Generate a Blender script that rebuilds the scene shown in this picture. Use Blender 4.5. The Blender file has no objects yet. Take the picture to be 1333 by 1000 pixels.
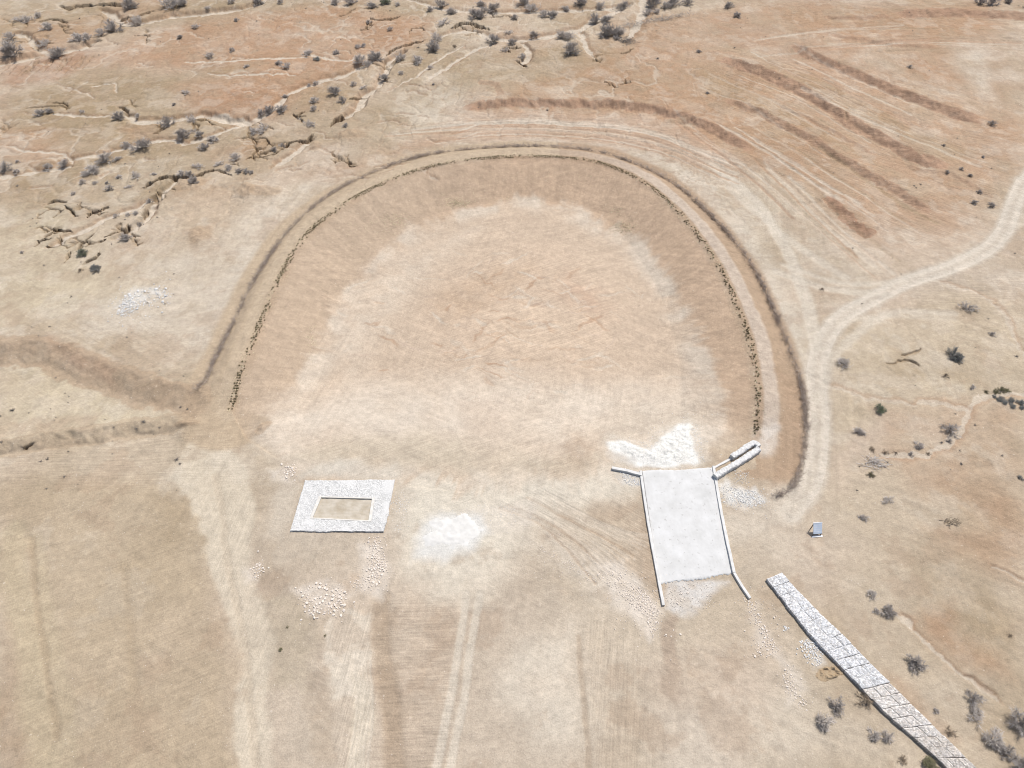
import bpy, bmesh, math, random
import numpy as np
from mathutils import Vector

random.seed(7)
rng = np.random.default_rng(11)
SC = bpy.context.scene
COL = SC.collection
R = math.radians

# ------------------------------------------------------------------ camera model (pixels are 1333 x 1000)
CAM_H, PITCH, FPX = 65.0, R(50.0), 901.0
cp, sp = math.cos(PITCH), math.sin(PITCH)

def at(px, py, z=0.0):
    """ground point at height z seen at photo pixel (px, py)"""
    t = (py - 500.0) / FPX
    u = (px - 666.5) / FPX
    down = sp + t * cp
    fwd = cp - t * sp
    k = (CAM_H - z) / down
    return (u * k, fwd * k)

def ats(pts, z=0.0):
    return np.array([at(p[0], p[1], z) for p in pts], dtype=np.float64)

def depth_px(px, py):
    """metres per pixel at that spot"""
    t = (py - 500.0) / FPX
    return CAM_H / (sp + t * cp) / FPX

def smooth_line(P, step=1.2):
    P = np.asarray(P, float)
    if len(P) < 3:
        return P
    Q = np.vstack([2 * P[0] - P[1], P, 2 * P[-1] - P[-2]])
    out = []
    for i in range(1, len(Q) - 2):
        a, b, c, d = Q[i - 1], Q[i], Q[i + 1], Q[i + 2]
        n = max(1, int(np.linalg.norm(c - b) / step))
        for k in range(n):
            t = k / n
            out.append(0.5 * ((2 * b) + (c - a) * t + (2 * a - 5 * b + 4 * c - d) * t * t + (3 * b - a - 3 * c + d) * t ** 3))
    out.append(Q[-2])
    return np.array(out)

# ------------------------------------------------------------------ noise
LAT = rng.random((256, 256)).astype(np.float32)

def vn(x, y, seed=0):
    x = np.asarray(x, np.float32) + seed * 17.31
    y = np.asarray(y, np.float32) + seed * 9.77
    xf = np.floor(x); yf = np.floor(y)
    fx = x - xf; fy = y - yf
    xi = xf.astype(np.int32) & 255; yi = yf.astype(np.int32) & 255
    x1 = (xi + 1) & 255; y1 = (yi + 1) & 255
    fx = fx * fx * fx * (fx * (fx * 6 - 15) + 10)
    fy = fy * fy * fy * (fy * (fy * 6 - 15) + 10)
    a = LAT[yi, xi]; b = LAT[yi, x1]; c = LAT[y1, xi]; d = LAT[y1, x1]
    top = a + (b - a) * fx; bot = c + (d - c) * fx
    return (top + (bot - top) * fy) * 2 - 1

def fbm(x, y, scale, octs=4, seed=0, gain=0.5):
    s = np.zeros_like(x, dtype=np.float32); a = 1.0; n = 0.0
    f = 1.0 / scale
    c, sn = math.cos(0.6), math.sin(0.6)
    X, Y = np.asarray(x, np.float32), np.asarray(y, np.float32)
    for o in range(octs):
        s += a * vn(X * f, Y * f, seed + o * 3)
        n += a; a *= gain; f *= 2.03
        X, Y = X * c - Y * sn, X * sn + Y * c
    return s / n

def streak(x, y, ang, length, width, octs=3, seed=0):
    c, s = math.cos(R(ang)), math.sin(R(ang))
    return fbm((x * c + y * s) * width / length, -x * s + y * c, width, octs, seed)

def sst(x, a=0.0, b=1.0):
    t = np.clip((x - a) / (b - a), 0, 1)
    return t * t * (3 - 2 * t)

# ------------------------------------------------------------------ ground grid
def axis(segs):
    out = [segs[0][0]]
    for a, b, d0, d1 in segs:
        x = a
        L = b - a
        while x < b - 1e-6:
            t = (x - a) / L
            x += d0 + (d1 - d0) * t
            out.append(min(x, b))
    return np.array(out)

xs_pos = axis([(0, 58, .115, .115), (58, 128, .115, .36), (128, 420, .4, 12)])
xs = np.concatenate([-xs_pos[:0:-1], xs_pos])
ys = axis([(-120, 8, 12, .5), (8, 64, .105, .125), (64, 185, .125, .38), (185, 900, .45, 30)])
NX, NY = len(xs), len(ys)
X, Y = np.meshgrid(xs.astype(np.float32), ys.astype(np.float32))
print("grid", NX, NY, NX * NY)

w1x = fbm(X, Y, 7, 3, 1); w1y = fbm(X, Y, 7, 3, 2)
w2x = fbm(X, Y, 1.3, 3, 3); w2y = fbm(X, Y, 1.3, 3, 4)
XW = X + 1.3 * w1x + 0.42 * w2x
YW = Y + 1.3 * w1y + 0.42 * w2y          # strongly warped coordinates for natural edges
XS = X + 0.12 * w1x + 0.12 * w2x
YS = Y + 0.12 * w1y + 0.12 * w2y         # nearly straight, for man-made edges

def sl(P, pad):
    x0, y0 = P.min(0) - pad; x1, y1 = P.max(0) + pad
    i0, i1 = np.searchsorted(ys, [y0, y1]); j0, j1 = np.searchsorted(xs, [x0, x1])
    return (slice(max(0, i0 - 1), i1 + 1), slice(max(0, j0 - 1), j1 + 1))

def dline(P, S, gx, gy):
    """distance, signed side (+ = left of travel) and 0..1 position along polyline P on slice S"""
    x = gx[S]; y = gy[S]
    best = np.full(x.shape, 1e9, np.float32); side = np.ones_like(best); par = np.zeros_like(best); vx = np.zeros_like(best); vy = np.zeros_like(best)
    seg = np.linalg.norm(np.diff(P, axis=0), axis=1); tot = seg.sum(); acc = 0
    for i in range(len(P) - 1):
        ax, ay = P[i]; bx, by = P[i + 1]
        dx, dy = bx - ax, by - ay; L2 = dx * dx + dy * dy + 1e-9
        t = np.clip(((x - ax) * dx + (y - ay) * dy) / L2, 0, 1)
        ex = x - ax - t * dx; ey = y - ay - t * dy
        d = ex * ex + ey * ey
        m = d < best
        best = np.where(m, d, best)
        vx = np.where(m, ex, vx); vy = np.where(m, ey, vy)
        side = np.where(m, np.sign(dx * (y - ay) - dy * (x - ax)), side)
        par = np.where(m, (acc + t * seg[i]) / tot, par)
        acc += seg[i]
    NEAR[0], NEAR[1] = vx, vy
    return np.sqrt(best), side, par

def inside(P, x, y):
    r = np.zeros(x.shape, bool)
    n = len(P)
    for i in range(n):
        ax, ay = P[i]; bx, by = P[(i + 1) % n]
        if ay == by:
            continue
        c = ((ay > y) != (by > y)) & (x < (bx - ax) * (y - ay) / (by - ay) + ax)
        r ^= c
    return r

def polymask(px, soft, warp=True, z=0.0):
    P = ats(px, z)
    S = sl(P, soft * 2 + 3)
    gx, gy = (XW, YW) if warp else (XS, YS)
    Pc = np.vstack([P, P[:1]])
    d, _, _ = dline(Pc, S, gx, gy)
    ins = inside(P, gx[S], gy[S])
    sd = np.where(ins, d, -d)
    return S, sst(sd, -soft, soft)

def linemask(px, hw, soft, warp=True, z=0.0, step=1.5):
    P = smooth_line(ats(px, z), step)
    S = sl(P, hw + soft + 3)
    gx, gy = (XW, YW) if warp == True else (X + .3 * w1x + .1 * w2x, Y + .3 * w1y + .1 * w2y) if warp == 't' else ((XS, YS) if warp == False else (X + .4 * w1x + .55 * w2x, Y + .4 * w1y + .55 * w2y))
    d, side, t = dline(P, S, gx, gy)
    return S, d, side, t

# ------------------------------------------------------------------ colours
EXPO_K = 1.62       # sunlit surface radiance over albedo, used to go from how soil looks to its base colour

def lin(c):
    c = np.array(c, float) / 255
    return np.where(c <= .04045, c / 12.92, ((c + .055) / 1.055) ** 2.4)

def soil(r, g, b):
    return (lin((r, g, b)) / EXPO_K * np.array([1, 1.012, 1.015])).astype(np.float32)

TAN = soil(202, 184, 160)
PALE = soil(222, 209, 190)
RED = soil(186, 150, 119)
DEEPRED = soil(172, 130, 101)
KHAKI = soil(171, 149, 118)
FIELD = soil(194, 174, 146)
SLOPE = soil(208, 180, 152)
BROWN = soil(176, 150, 125)
DUSTY = soil(220, 206, 187)
SAND = soil(219, 204, 184)
WHITE = soil(243, 239, 231)
GREY = soil(197, 181, 161)
PINK = soil(210, 188, 167)

H = np.zeros_like(X); DX = np.zeros_like(X); DY = np.zeros_like(X); NEAR = [None, None]
C = np.empty(X.shape + (3,), np.float32); C[:] = TAN
big = fbm(X, Y, 30, 4, 20)
med = fbm(X, Y, 8, 5, 21)
C += (PINK - TAN) * sst(big, -.1, .4)[..., None] * .5
C += (KHAKI - TAN) * sst(-med, 0, .5)[..., None] * .35

def blend(S, m, col):
    C[S] += (col - C[S]) * m[..., None]

# far land turns redder and khaki in drifts
far = sst(Y, 80, 120)
blend(np.s_[:, :], far * sst(fbm(X, Y, 22, 4, 25), -.25, .3) * .55, RED)
blend(np.s_[:, :], far * sst(fbm(X, Y, 16, 4, 26), .0, .45) * .5, KHAKI)

def region(px, col, k, soft=3.0, mott=.5, warp=True, sc=6, seed=30):
    S, m = polymask(px, soft, warp)
    n = sst(fbm(X[S], Y[S], sc, 4, seed), -.55, .35)
    blend(S, m * k * (1 - mott + mott * n), col)

region([(0, 108), (60, 104), (200, 98), (280, 78), (380, 70), (250, 120), (200, 135), (280, 152), (340, 165), (420, 180), (300, 250), (200, 262), (0, 300), (0, 230), (100, 190), (0, 178)], KHAKI, .8, 4)
region([(420, 95), (560, 70), (800, 55), (830, 90), (700, 108), (620, 112), (520, 150), (430, 180), (330, 195), (380, 150)], KHAKI, .7, 4)
region([(0, 0), (560, 0), (560, 20), (300, 15), (170, 40), (0, 62)], KHAKI, .7, 4)
region([(120, 80), (180, 45), (300, 18), (440, 5), (560, 25), (530, 65), (440, 95), (350, 150), (290, 153), (250, 140), (230, 110), (330, 88), (200, 88)], RED, .9, 4, .3)
region([(240, 120), (300, 112), (340, 118), (350, 146), (300, 152), (255, 143)], DEEPRED, .35, 3, .5)
region([(0, 86), (50, 80), (115, 62), (130, 75), (70, 105), (0, 112)], DEEPRED, .7, 2, .4)
region([(0, 160), (60, 170), (95, 195), (95, 212), (0, 216)], RED, .7, 3)
region([(160, 165), (200, 160), (215, 178), (170, 182)], RED, .6, 2)
region([(30, 25), (80, 30), (165, 10), (200, 12), (150, 40), (40, 70)], RED, .5, 2)
region([(445, 20), (560, 25), (555, 50), (510, 68), (445, 75)], RED, .8, 3, .2)
region([(265, 196), (350, 180), (365, 195), (300, 212)], RED, .5, 2)
region([(245, 225), (310, 232), (300, 290), (290, 325), (255, 318), (215, 260)], SLOPE, .55, 3)
region([(820, 62), (900, 15), (1000, 0), (1333, 0), (1333, 215), (1240, 300), (1150, 320), (1050, 262), (960, 205), (640, 195), (590, 140), (700, 105)], RED, .72, 5, .45)
region([(590, 128), (690, 122), (860, 130), (990, 190), (985, 205), (860, 160), (640, 150)], RED, .4, 2)
region([(600, 142), (830, 146), (960, 205), (960, 230), (840, 195), (640, 180), (520, 195), (560, 165)], PINK, .6, 2.5, .3)
region([(400, 232), (520, 188), (600, 165), (600, 182), (500, 208), (420, 245)], RED, .55, 3)
region([(950, 60), (1000, 70), (1060, 100), (1180, 165), (1270, 200), (1230, 215), (1060, 125)], KHAKI, .55, 2, .5)
region([(900, 80), (970, 110), (1100, 190), (1180, 240), (1050, 170), (920, 120)], KHAKI, .55, 2, .5)
region([(1230, 60), (1333, 30), (1333, 110), (1290, 110), (1240, 90)], PALE, .5, 3, .6)
region([(1240, 75), (1275, 65), (1295, 130), (1270, 125)], PALE, .7, 2, .6)
region([(1130, 60), (1180, 100), (1250, 110), (1280, 150), (1200, 125), (1100, 80)], PALE, .35, 2, .7, sc=2)
region([(0, 60), (1, 60), (1, 61)], TAN, 0)
# pale ground beside the pan
region([(130, 365), (250, 330), (350, 258), (430, 232), (350, 325), (275, 470), (200, 440), (110, 430)], DUSTY, .75, 3, .5)
region([(0, 262), (60, 262), (140, 345), (180, 372), (80, 425), (0, 425)], soil(208, 192, 164), .7, 4, .4)
region([(0, 465), (60, 475), (130, 505), (255, 552), (170, 556), (0, 582)], soil(212, 196, 168), .8, 1.5, .3)
region([(500, 130), (560, 100), (600, 125), (600, 160), (540, 165)], PALE, .5, 3, .7, sc=2)
region([(600, 185), (720, 178), (850, 195), (940, 245), (1010, 350), (1050, 440), (1040, 470), (990, 360), (900, 240), (800, 193)], PALE, .75, 1.5, .3)
region([(935, 215), (1000, 212), (1090, 300), (1150, 345), (1150, 370), (1065, 430), (1030, 400), (985, 320)], soil(207, 191, 169), .75, 3, .7, sc=2)
# right-hand plain
region([(1070, 440), (1250, 380), (1333, 385), (1333, 540), (1200, 520), (1090, 560)], soil(208, 190, 163), .6, 3, .5)
region([(1180, 535), (1333, 525), (1333, 700), (1250, 660), (1200, 640), (1150, 600)], RED, .6, 3, .6)
region([(1160, 560), (1230, 545), (1240, 560), (1170, 570)], RED, .5, 1.5)
region([(1080, 600), (1110, 560), (1180, 545), (1130, 600), (1080, 640)], PINK, .6, 2)
region([(1210, 690), (1333, 690), (1333, 760), (1270, 740)], RED, .55, 2, .5)
region([(1195, 800), (1240, 790), (1255, 830), (1300, 850), (1320, 880), (1250, 860), (1210, 825)], RED, .7, 1.5, .4)
region([(1240, 795), (1290, 780), (1333, 800), (1333, 850), (1265, 840)], KHAKI, .6, 2, .4)
region([(1160, 870), (1200, 900), (1250, 960), (1230, 965), (1170, 905)], RED, .5, 1.2, .4)
region([(1000, 900), (1130, 930), (1190, 990), (1120, 1000), (980, 1000)], DUSTY, .5, 3)
region([(1010, 690), (1100, 690), (1110, 800), (1040, 780)], PINK, .5, 3)
region([(1190, 455), (1250, 480), (1280, 500), (1160, 490), (1140, 465)], KHAKI, .6, 2, .6, sc=2)
region([(1230, 352), (1333, 340), (1333, 380), (1180, 378)], GREY, .6, 1.5, .6)
# lower land
region([(340, 640), (860, 650), (880, 800), (1010, 800), (1060, 900), (1060, 1080), (330, 1080)], soil(216, 201, 181), .5, 6, .5)
region([(940, 650), (1050, 640), (1100, 700), (1060, 760), (1000, 745), (960, 740)], soil(214, 198, 179), .6, 4, .4)
region([(0, 632), (60, 622), (210, 628), (240, 655), (262, 725), (290, 830), (308, 920), (318, 1000), (318, 1080), (0, 1080)], FIELD, .85, 2.2, .25)
region([(0, 850), (10, 870), (40, 1000), (40, 1080), (0, 1080)], BROWN, .6, 1.5, .3)
region([(200, 640), (255, 640), (275, 670), (215, 700)], KHAKI, .4, 2)
region([(255, 560), (300, 560), (330, 610), (330, 700), (345, 800), (352, 900), (358, 1080), (320, 1080), (302, 870), (268, 720), (232, 620)], soil(224, 209, 186), .9, .45, .15)
region([(330, 700), (420, 690), (440, 780), (430, 1000), (360, 1000), (345, 850)], GREY, .7, 2, .6, sc=3)
region([(425, 822), (440, 800), (462, 792), (486, 790), (485, 905), (475, 900), (430, 905)], soil(228, 214, 194), .9, .35, .1)
region([(460, 880), (486, 870), (484, 940), (470, 1080), (440, 1080), (455, 960)], soil(222, 207, 184), .8, .4, .25)
region([(335, 700), (372, 690), (420, 720), (400, 760), (350, 770), (338, 740)], soil(190, 172, 149), .5, .8, .6, sc=2)
region([(400, 880), (425, 870), (430, 925), (410, 935), (392, 920)], soil(184, 165, 143), .6, .5, .4, sc=2)
region([(395, 930), (425, 930), (430, 1000), (400, 1010)], soil(192, 172, 148), .5, .6, .5, sc=2)
region([(340, 780), (380, 780), (420, 830), (395, 900), (350, 900)], soil(196, 180, 155), .6, 1, .5, sc=2)
region([(498, 785), (520, 780), (528, 840), (527, 930), (515, 1000), (500, 960), (500, 880)], soil(184, 164, 141), .7, .5, .3, sc=2.5)
region([(560, 760), (640, 750), (650, 775), (600, 790), (560, 780)], soil(222, 208, 188), .7, .6, .4)
region([(300, 548), (370, 580), (430, 606), (830, 612), (838, 640), (700, 668), (650, 760), (575, 770), (540, 720), (520, 660), (515, 620), (400, 600)], soil(230, 217, 197), .95, 2.5, .2)
region([(520, 640), (640, 630), (690, 660), (660, 730), (560, 760), (520, 720)], soil(230, 219, 200), .7, 2.5, .4)
region([(350, 600), (400, 620), (380, 700), (340, 690)], GREY, .4, 2)
region([(370, 565), (520, 555), (730, 580), (830, 580), (800, 606), (640, 604), (520, 600), (400, 592)], GREY, .5, 2, .5)
region([(486, 780), (600, 775), (580, 1000), (575, 1080), (520, 1080), (488, 900)], soil(196, 175, 152), .6, 1.5, .4)
region([(620, 780), (690, 720), (760, 740), (740, 830), (680, 880), (610, 880)], GREY, .6, 2, .6, sc=3)
region([(690, 830), (750, 815), (762, 900), (765, 960), (700, 960), (640, 900)], soil(226, 213, 194), .8, 2, .4)
region([(700, 690), (850, 640), (862, 780), (800, 740), (740, 730)], soil(198, 177, 153), .75, 1.5, .4)
region([(640, 640), (700, 660), (850, 790), (840, 810), (760, 760), (680, 700)], DUSTY, .8, 1.2, .6, sc=1.5)
region([(560, 900), (640, 890), (700, 930), (720, 1080), (570, 1080)], GREY, .55, 2, .6, sc=3)
region([(850, 870), (1000, 800), (1010, 900), (960, 1000), (850, 1000)], PINK, .5, 3, .5)
region([(860, 802), (884, 795), (892, 868), (884, 930), (866, 905), (872, 862)], soil(188, 168, 147), .9, .35, .1)
region([(845, 930), (960, 925), (960, 1080), (850, 1080)], DUSTY, .6, 2, .4)

# drifts of pale dust, browner crusts, and thin branching erosion lines
pb = sst(fbm(X, Y, 5, 5, 98, .62), .12, .42) * .35 * (1 - .5 * far)
blend(np.s_[:, :], pb * (.4 + .6 * sst(Y, 20, 60)), PALE)
bb = sst(fbm(X, Y, 4.2, 5, 99, .62), .16, .45) * .3
blend(np.s_[:, :], bb, BROWN)
mot = fbm(XW, YW, 3.2, 5, 140, .62) * (.3 + .7 * sst(Y, 40, 62))
blend(np.s_[:, :], sst(mot, .1, .35) * .28, soil(220, 204, 184))
blend(np.s_[:, :], sst(-mot, .1, .35) * .3, soil(184, 165, 139))
rg1 = 1 - np.abs(fbm(XW, YW, 6.5, 4, 120)) * 5
rg2 = 1 - np.abs(fbm(XW, YW, 3.2, 3, 121)) * 5
farw = sst(Y, 72, 95) * (1 - sst(X, 25, 45) * .7) + .35 * sst(X, 34, 44) * (1 - sst(Y, 60, 75))
blend(np.s_[:, :], sst(rg1, .5, .95) * farw * sst(fbm(X, Y, 15, 3, 122), -.15, .35) * .5, SAND)
blend(np.s_[:, :], sst(rg2, .6, .95) * farw * sst(fbm(X, Y, 12, 3, 123), -.1, .3) * .4, BROWN)
H -= .12 * sst(rg1, .4, .95) * farw + .05 * sst(rg2, .6, .95) * farw

# ------------------------------------------------------------------ relief
H += 0.30 * fbm(X, Y, 28, 3, 40) * sst(Y, 30, 90) + .05 * fbm(X, Y, 6, 3, 41)
H += 3.0 * sst(Y, 190, 420) * (0.5 + fbm(X, Y, 90, 3, 42))

# the pan: rim row, brush fence line
RIM = [(298, 527), (310, 490), (325, 455), (345, 405), (370, 350), (400, 305), (445, 268), (500, 238), (560, 217), (620, 207), (690, 203), (760, 207), (800, 218), (840, 238), (880, 272), (915, 315), (940, 355), (960, 400), (975, 440), (985, 490), (987, 540), (985, 562)]
FENCE = [(253, 511), (270, 497), (285, 460), (305, 420), (330, 370), (360, 325), (395, 283), (440, 247), (500, 218), (560, 201), (620, 194), (700, 191), (760, 195), (820, 211), (880, 241), (930, 285), (965, 325), (990, 365), (1012, 415), (1030, 460), (1043, 500), (1049, 540), (1048, 575), (1042, 612), (1030, 635), (1010, 645)]
CREST = 0.8
rimW = smooth_line(ats(RIM, CREST), 1.2)
fenceW = smooth_line(ats(FENCE, 0.1), 1.0)
panP = np.vstack([rimW, ats([(985, 610), (930, 625), (800, 640), (600, 640), (400, 620), (320, 570)], 0)])
S = sl(panP, 14)
d, side, par = dline(rimW, S, XS, YS)
ins = inside(panP, XS[S], YS[S])
yy = Y[S]; xx = X[S]
floor = -1.95 * sst(yy, 41, 60) + .12 * fbm(xx, yy, 4, 4, 44)
crestz = CREST * sst(par, 0, .05) * sst(1 - par, 0, .04)
h_in = crestz + (floor - crestz) * (.35 * sst(d, -.3, 9) + .65 * np.clip(d / 8.6, 0, 1))
h_out = crestz * (1 - sst(d, 2.0, 4.6))
ends = (par <= 0.0001) | (par >= .9999)
wgt = np.where(ins, 1, 1 - sst(d, 6, 9))
H[S] = np.where(ins, h_in + H[S] * .3, H[S] * (1 - wgt * .5) + h_out)
# mound of scraped soil on the pan floor
for (px, py, r, a) in [(640, 395, 9, .35), (760, 400, 7, .25), (700, 350, 8, .25), (640, 450, 6, .2), (745, 575, 2.2, .25), (735, 590, 2, -.2)]:
    cx, cy = at(px, py, -2.8 if py < 500 else -.6)
    rr = np.hypot(X - cx, Y - cy)
    H += a * .6 * np.exp(-(rr / r) ** 2) * (1 + .45 * fbm(X, Y, 2.2, 3, 46))
# soil colours of the pan
ang = np.arctan2(yy - 62, xx - 1)
rad = fbm(ang * 40, d * .12, 1.0, 3, 50) + .8 * fbm(ang * 130, d * .15, 1.0, 2, 51)
inmask = ins * sst(d, .2, 1.2) * sst(yy + 2 * med[S], 41, 52)
blend(S, inmask * .95, soil(200, 177, 152) + (SLOPE - soil(200, 177, 152)) * sst(xx, -25, 5)[..., None])
floor_px = [(372, 520), (400, 470), (440, 400), (480, 340), (530, 297), (600, 272), (690, 259), (770, 276), (830, 312), (868, 360), (895, 420), (930, 480), (947, 545), (940, 580), (900, 630), (600, 640), (400, 625), (330, 560)]
S2, m2 = polymask(floor_px, 2.6, True, -1.9)
x2, y2 = X[S2], Y[S2]; a2 = np.arctan2(y2 - 62, x2 - 1); r2 = np.hypot(x2 - 1, y2 - 62)
n2 = fbm(a2 * 22, r2 * .16, 1.0, 4, 52, .6)
m3 = sst(m2 + .9 * n2 * np.sqrt(np.clip(m2 * (1 - m2) * 4, 0, 1)), .2, .8)
blend(S2, m3 * .92, soil(214, 192, 168))
S3, m4 = polymask(floor_px, 7.0, True, -1.9)
n3 = sst(fbm(a2 * 9, r2 * .2, 1.0, 4, 53), -.5, .25) if m4.shape == n2.shape else None
if n3 is None:
    a3 = np.arctan2(Y[S3] - 62, X[S3] - 1); r3 = np.hypot(X[S3] - 1, Y[S3] - 62); n3 = sst(fbm(a3 * 9, r3 * .2, 1.0, 4, 53), -.5, .25)
ringm = sst(m4, .42, .56) * (1 - sst(m4, .62, .95)) * n3
blend(S3, ringm * .8, soil(224, 208, 188))
region([(545, 345), (640, 315), (720, 310), (800, 360), (835, 420), (800, 470), (720, 480), (600, 455), (545, 410)], soil(215, 191, 166), .9, 5, .3)
region([(480, 370), (540, 330), (640, 300), (560, 350), (520, 420), (460, 440)], soil(216, 194, 170), .7, 4, .4)
region([(555, 385), (600, 352), (680, 330), (700, 345), (640, 385), (580, 410)], soil(208, 181, 153), .7, 2, .6, sc=1.6)
region([(740, 345), (790, 370), (800, 410), (770, 410), (735, 370)], soil(209, 178, 152), .6, 2, .6, sc=1.6)
region([(640, 400), (700, 385), (800, 400), (800, 440), (720, 450), (650, 440)], soil(224, 200, 174), .8, 3, .5)
region([(360, 520), (480, 490), (700, 480), (900, 490), (940, 560), (900, 610), (780, 570), (640, 600), (480, 580), (350, 560)], soil(228, 213, 194), .9, 4, .4)
region([(430, 430), (480, 360), (540, 310), (620, 285), (560, 330), (500, 400), (450, 480)], soil(226, 209, 188), .7, 3, .5, sc=2)
region([(735, 565), (755, 560), (780, 590), (760, 608), (728, 605)], BROWN, .35, .7, .6, sc=1)
region([(590, 510), (660, 505), (650, 590), (635, 598)], PINK, .5, 2)
region([(300, 535), (345, 535), (355, 550), (320, 575), (295, 560)], soil(192, 170, 144), .8, .6, .4, sc=2)
region([(385, 592), (440, 570), (560, 560), (640, 575), (700, 598), (790, 598), (770, 612), (640, 614), (520, 612), (430, 606)], soil(205, 190, 167), .7, 1.5, .4)
region([(800, 520), (850, 530), (900, 520), (930, 540), (880, 556), (840, 572), (800, 568)], soil(212, 196, 175), .6, 2, .5)
region([(620, 612), (700, 625), (820, 608), (830, 640), (720, 660), (640, 650)], soil(230, 218, 199), .7, 1.2, .3)
# slope streaks, crest path and outer bank
C[S] *= (1 + (.075 * rad * ins * sst(d, 0, 2) * (1 - sst(d, 7, 11)))[..., None])
out = (~ins)
blend(S, out * (1 - sst(d, 5.5, 6.5)) * .9, np.where((xx > 8)[..., None], soil(187, 161, 134), soil(200, 178, 150)))
pathm = out * sst(d, .5, .9) * (1 - sst(d + .25 * fbm(xx, yy, 3, 3, 55), 2.2, 2.8)) * sst(par, .45, .7)
blend(S, pathm * .85, soil(214, 196, 177))
pathl = out * sst(d, .3, .9) * (1 - sst(d + .2 * fbm(xx, yy, 3, 3, 56), 1.6, 2.2)) * (1 - sst(par, .4, .6))
blend(S, pathl * .5, soil(206, 186, 160))
blend(S, ins * (1 - sst(d, .2, 1.4)) * .5, soil(190, 160, 130))
region([(985, 560), (1010, 545), (1012, 580), (995, 590)], WHITE, .35, .7, .7, sc=1)

region([(1012, 470), (1040, 500), (1046, 560), (1041, 605), (1020, 640), (1006, 640), (1012, 600), (1018, 540)], soil(186, 159, 132), .8, .5, .2)
# scarps of the cut terraces: drop faces the viewer
def scarp(px, A, w, L, col=BROWN, k=.9, cw=1.0, lump=.2):
    S, d, side, t = linemask(px, 0, L * 3.5, None)
    s = d * side
    fade = sst(t, 0, .08) * sst(1 - t, 0, .08) * (d < L * 3.4)
    w *= .9
    H[S] += A * .35 * np.clip(s / w + lump * fbm(X[S], Y[S], 1.0, 3, 62), -1, 1) * np.exp(-(d / L) ** 1.4) * fade * (1 + .25 * fbm(X[S], Y[S], 2.5, 3, 60))
    rag = fbm(X[S], Y[S], 1.2, 4, 61)
    m = (1 - sst(d + .5 * rag, w * cw * .95, w * cw * 1.1)) * sst(t, 0, .03) * sst(1 - t, 0, .03)
    blend(S, m * k * (.85 + .3 * rag), col)

SCB = soil(180, 148, 122)
SCB = soil(195, 158, 130)
scarp([(1028, 57), (1060, 72), (1090, 86), (1150, 112), (1200, 133), (1245, 150), (1283, 158)], 1.6, 1.05, 7, SCB)
scarp([(935, 76), (965, 86), (1005, 98), (1060, 128), (1100, 155), (1140, 178), (1190, 205), (1240, 222)], 1.7, 1.15, 7, SCB)
scarp([(940, 128), (970, 140), (1000, 152), (1060, 183), (1120, 222), (1180, 256), (1212, 280)], 1.1, .75, 6, SCB, .75)
scarp([(598, 141), (640, 136), (700, 134), (780, 134), (840, 140), (880, 150), (920, 165), (955, 182), (980, 199)], 1.5, .85, 6, SCB, .85)
scarp([(1075, 256), (1092, 275), (1112, 292), (1135, 306)], 1.1, .9, 5, soil(188, 148, 120), .85)
scarp([(1165, 19), (1230, 17), (1280, 19), (1340, 23), (1400, 28)], 1.6, 1.2, 7, SCB)
scarp([(1075, 22), (1120, 22), (1160, 21)], .6, .5, 4, SCB, .6)
scarp([(1080, 45), (1160, 58), (1220, 62)], .5, .5, 4, SCB, .5)
scarp([(-60, 455), (0, 458), (60, 464), (120, 482), (180, 504), (230, 517), (268, 534)], 1.5, 1.7, 7, soil(187, 163, 136), .9, 1.45, .12)
scarp([(-60, 592), (0, 584), (60, 574), (120, 564), (180, 556), (250, 548)], 1.2, .9, 6, soil(190, 168, 141), .75, 1.5, .15)
region([(60, 445), (110, 455), (160, 478), (150, 500), (110, 478), (60, 465)], soil(188, 152, 125), .35, .8, .5, sc=2)
region([(0, 540), (60, 545), (130, 535), (120, 555), (60, 562), (0, 570)], soil(192, 168, 143), .6, .6, .5, sc=1.5)
scarp([(620, 108), (645, 112), (650, 128)], .5, .6, 3, SCB, .5)
scarp([(1010, 135), (1090, 175), (1140, 205)], .4, .4, 3, SCB, .35)
scarp([(1180, 215), (1240, 230), (1290, 260)], .4, .4, 4, SCB, .3)

# sandy washes
def wash(px, hw, depth=.5, col=SAND, k=.9, bank=RED):
    S, d, side, t = linemask(px, hw, 4, None)
    v = hw * (1 + .45 * fbm(X[S], Y[S], 3, 3, 65)) * (.55 + .45 * sst(t, 0, .12)) * (.55 + .45 * sst(1 - t, 0, .12))
    H[S] -= depth * (1 - sst(d, v * .7, v * 1.9 + .3))
    blend(S, (1 - sst(d, v * 1.1, v * 2.4 + .4)) * .4 * sst(side, -1, 1), bank)
    blend(S, (1 - sst(d, v * .75, v * 1.05 + .1)) * k, col)

wash([(-40, 92), (0, 83), (30, 76), (60, 70), (80, 66), (105, 62), (120, 53)], 1.0, .9)
wash([(20, 44), (35, 48), (45, 60), (62, 67)], .6, .6)
wash([(133, 12), (146, 17), (158, 28), (185, 28), (230, 20), (290, 14), (330, 6), (350, -8)], .95, .8)
wash([(165, 148), (178, 156), (205, 156), (240, 153), (262, 149), (275, 149), (295, 157), (330, 154), (358, 136), (375, 121), (395, 113), (420, 103), (445, 97), (475, 84)], .65, .6)
wash([(270, 149), (285, 151), (300, 157), (320, 156)], 1.2, .3)
wash([(70, 215), (95, 207), (140, 198), (165, 192), (185, 187), (205, 182), (225, 182), (240, 188), (262, 181), (300, 167), (338, 156)], .4, .4)
wash([(-30, 232), (0, 228), (40, 224), (65, 220), (92, 217)], .45, .35)
wash([(440, 156), (466, 141), (473, 124), (492, 110), (502, 90), (508, 77), (527, 66)], .6, .8)
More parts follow.
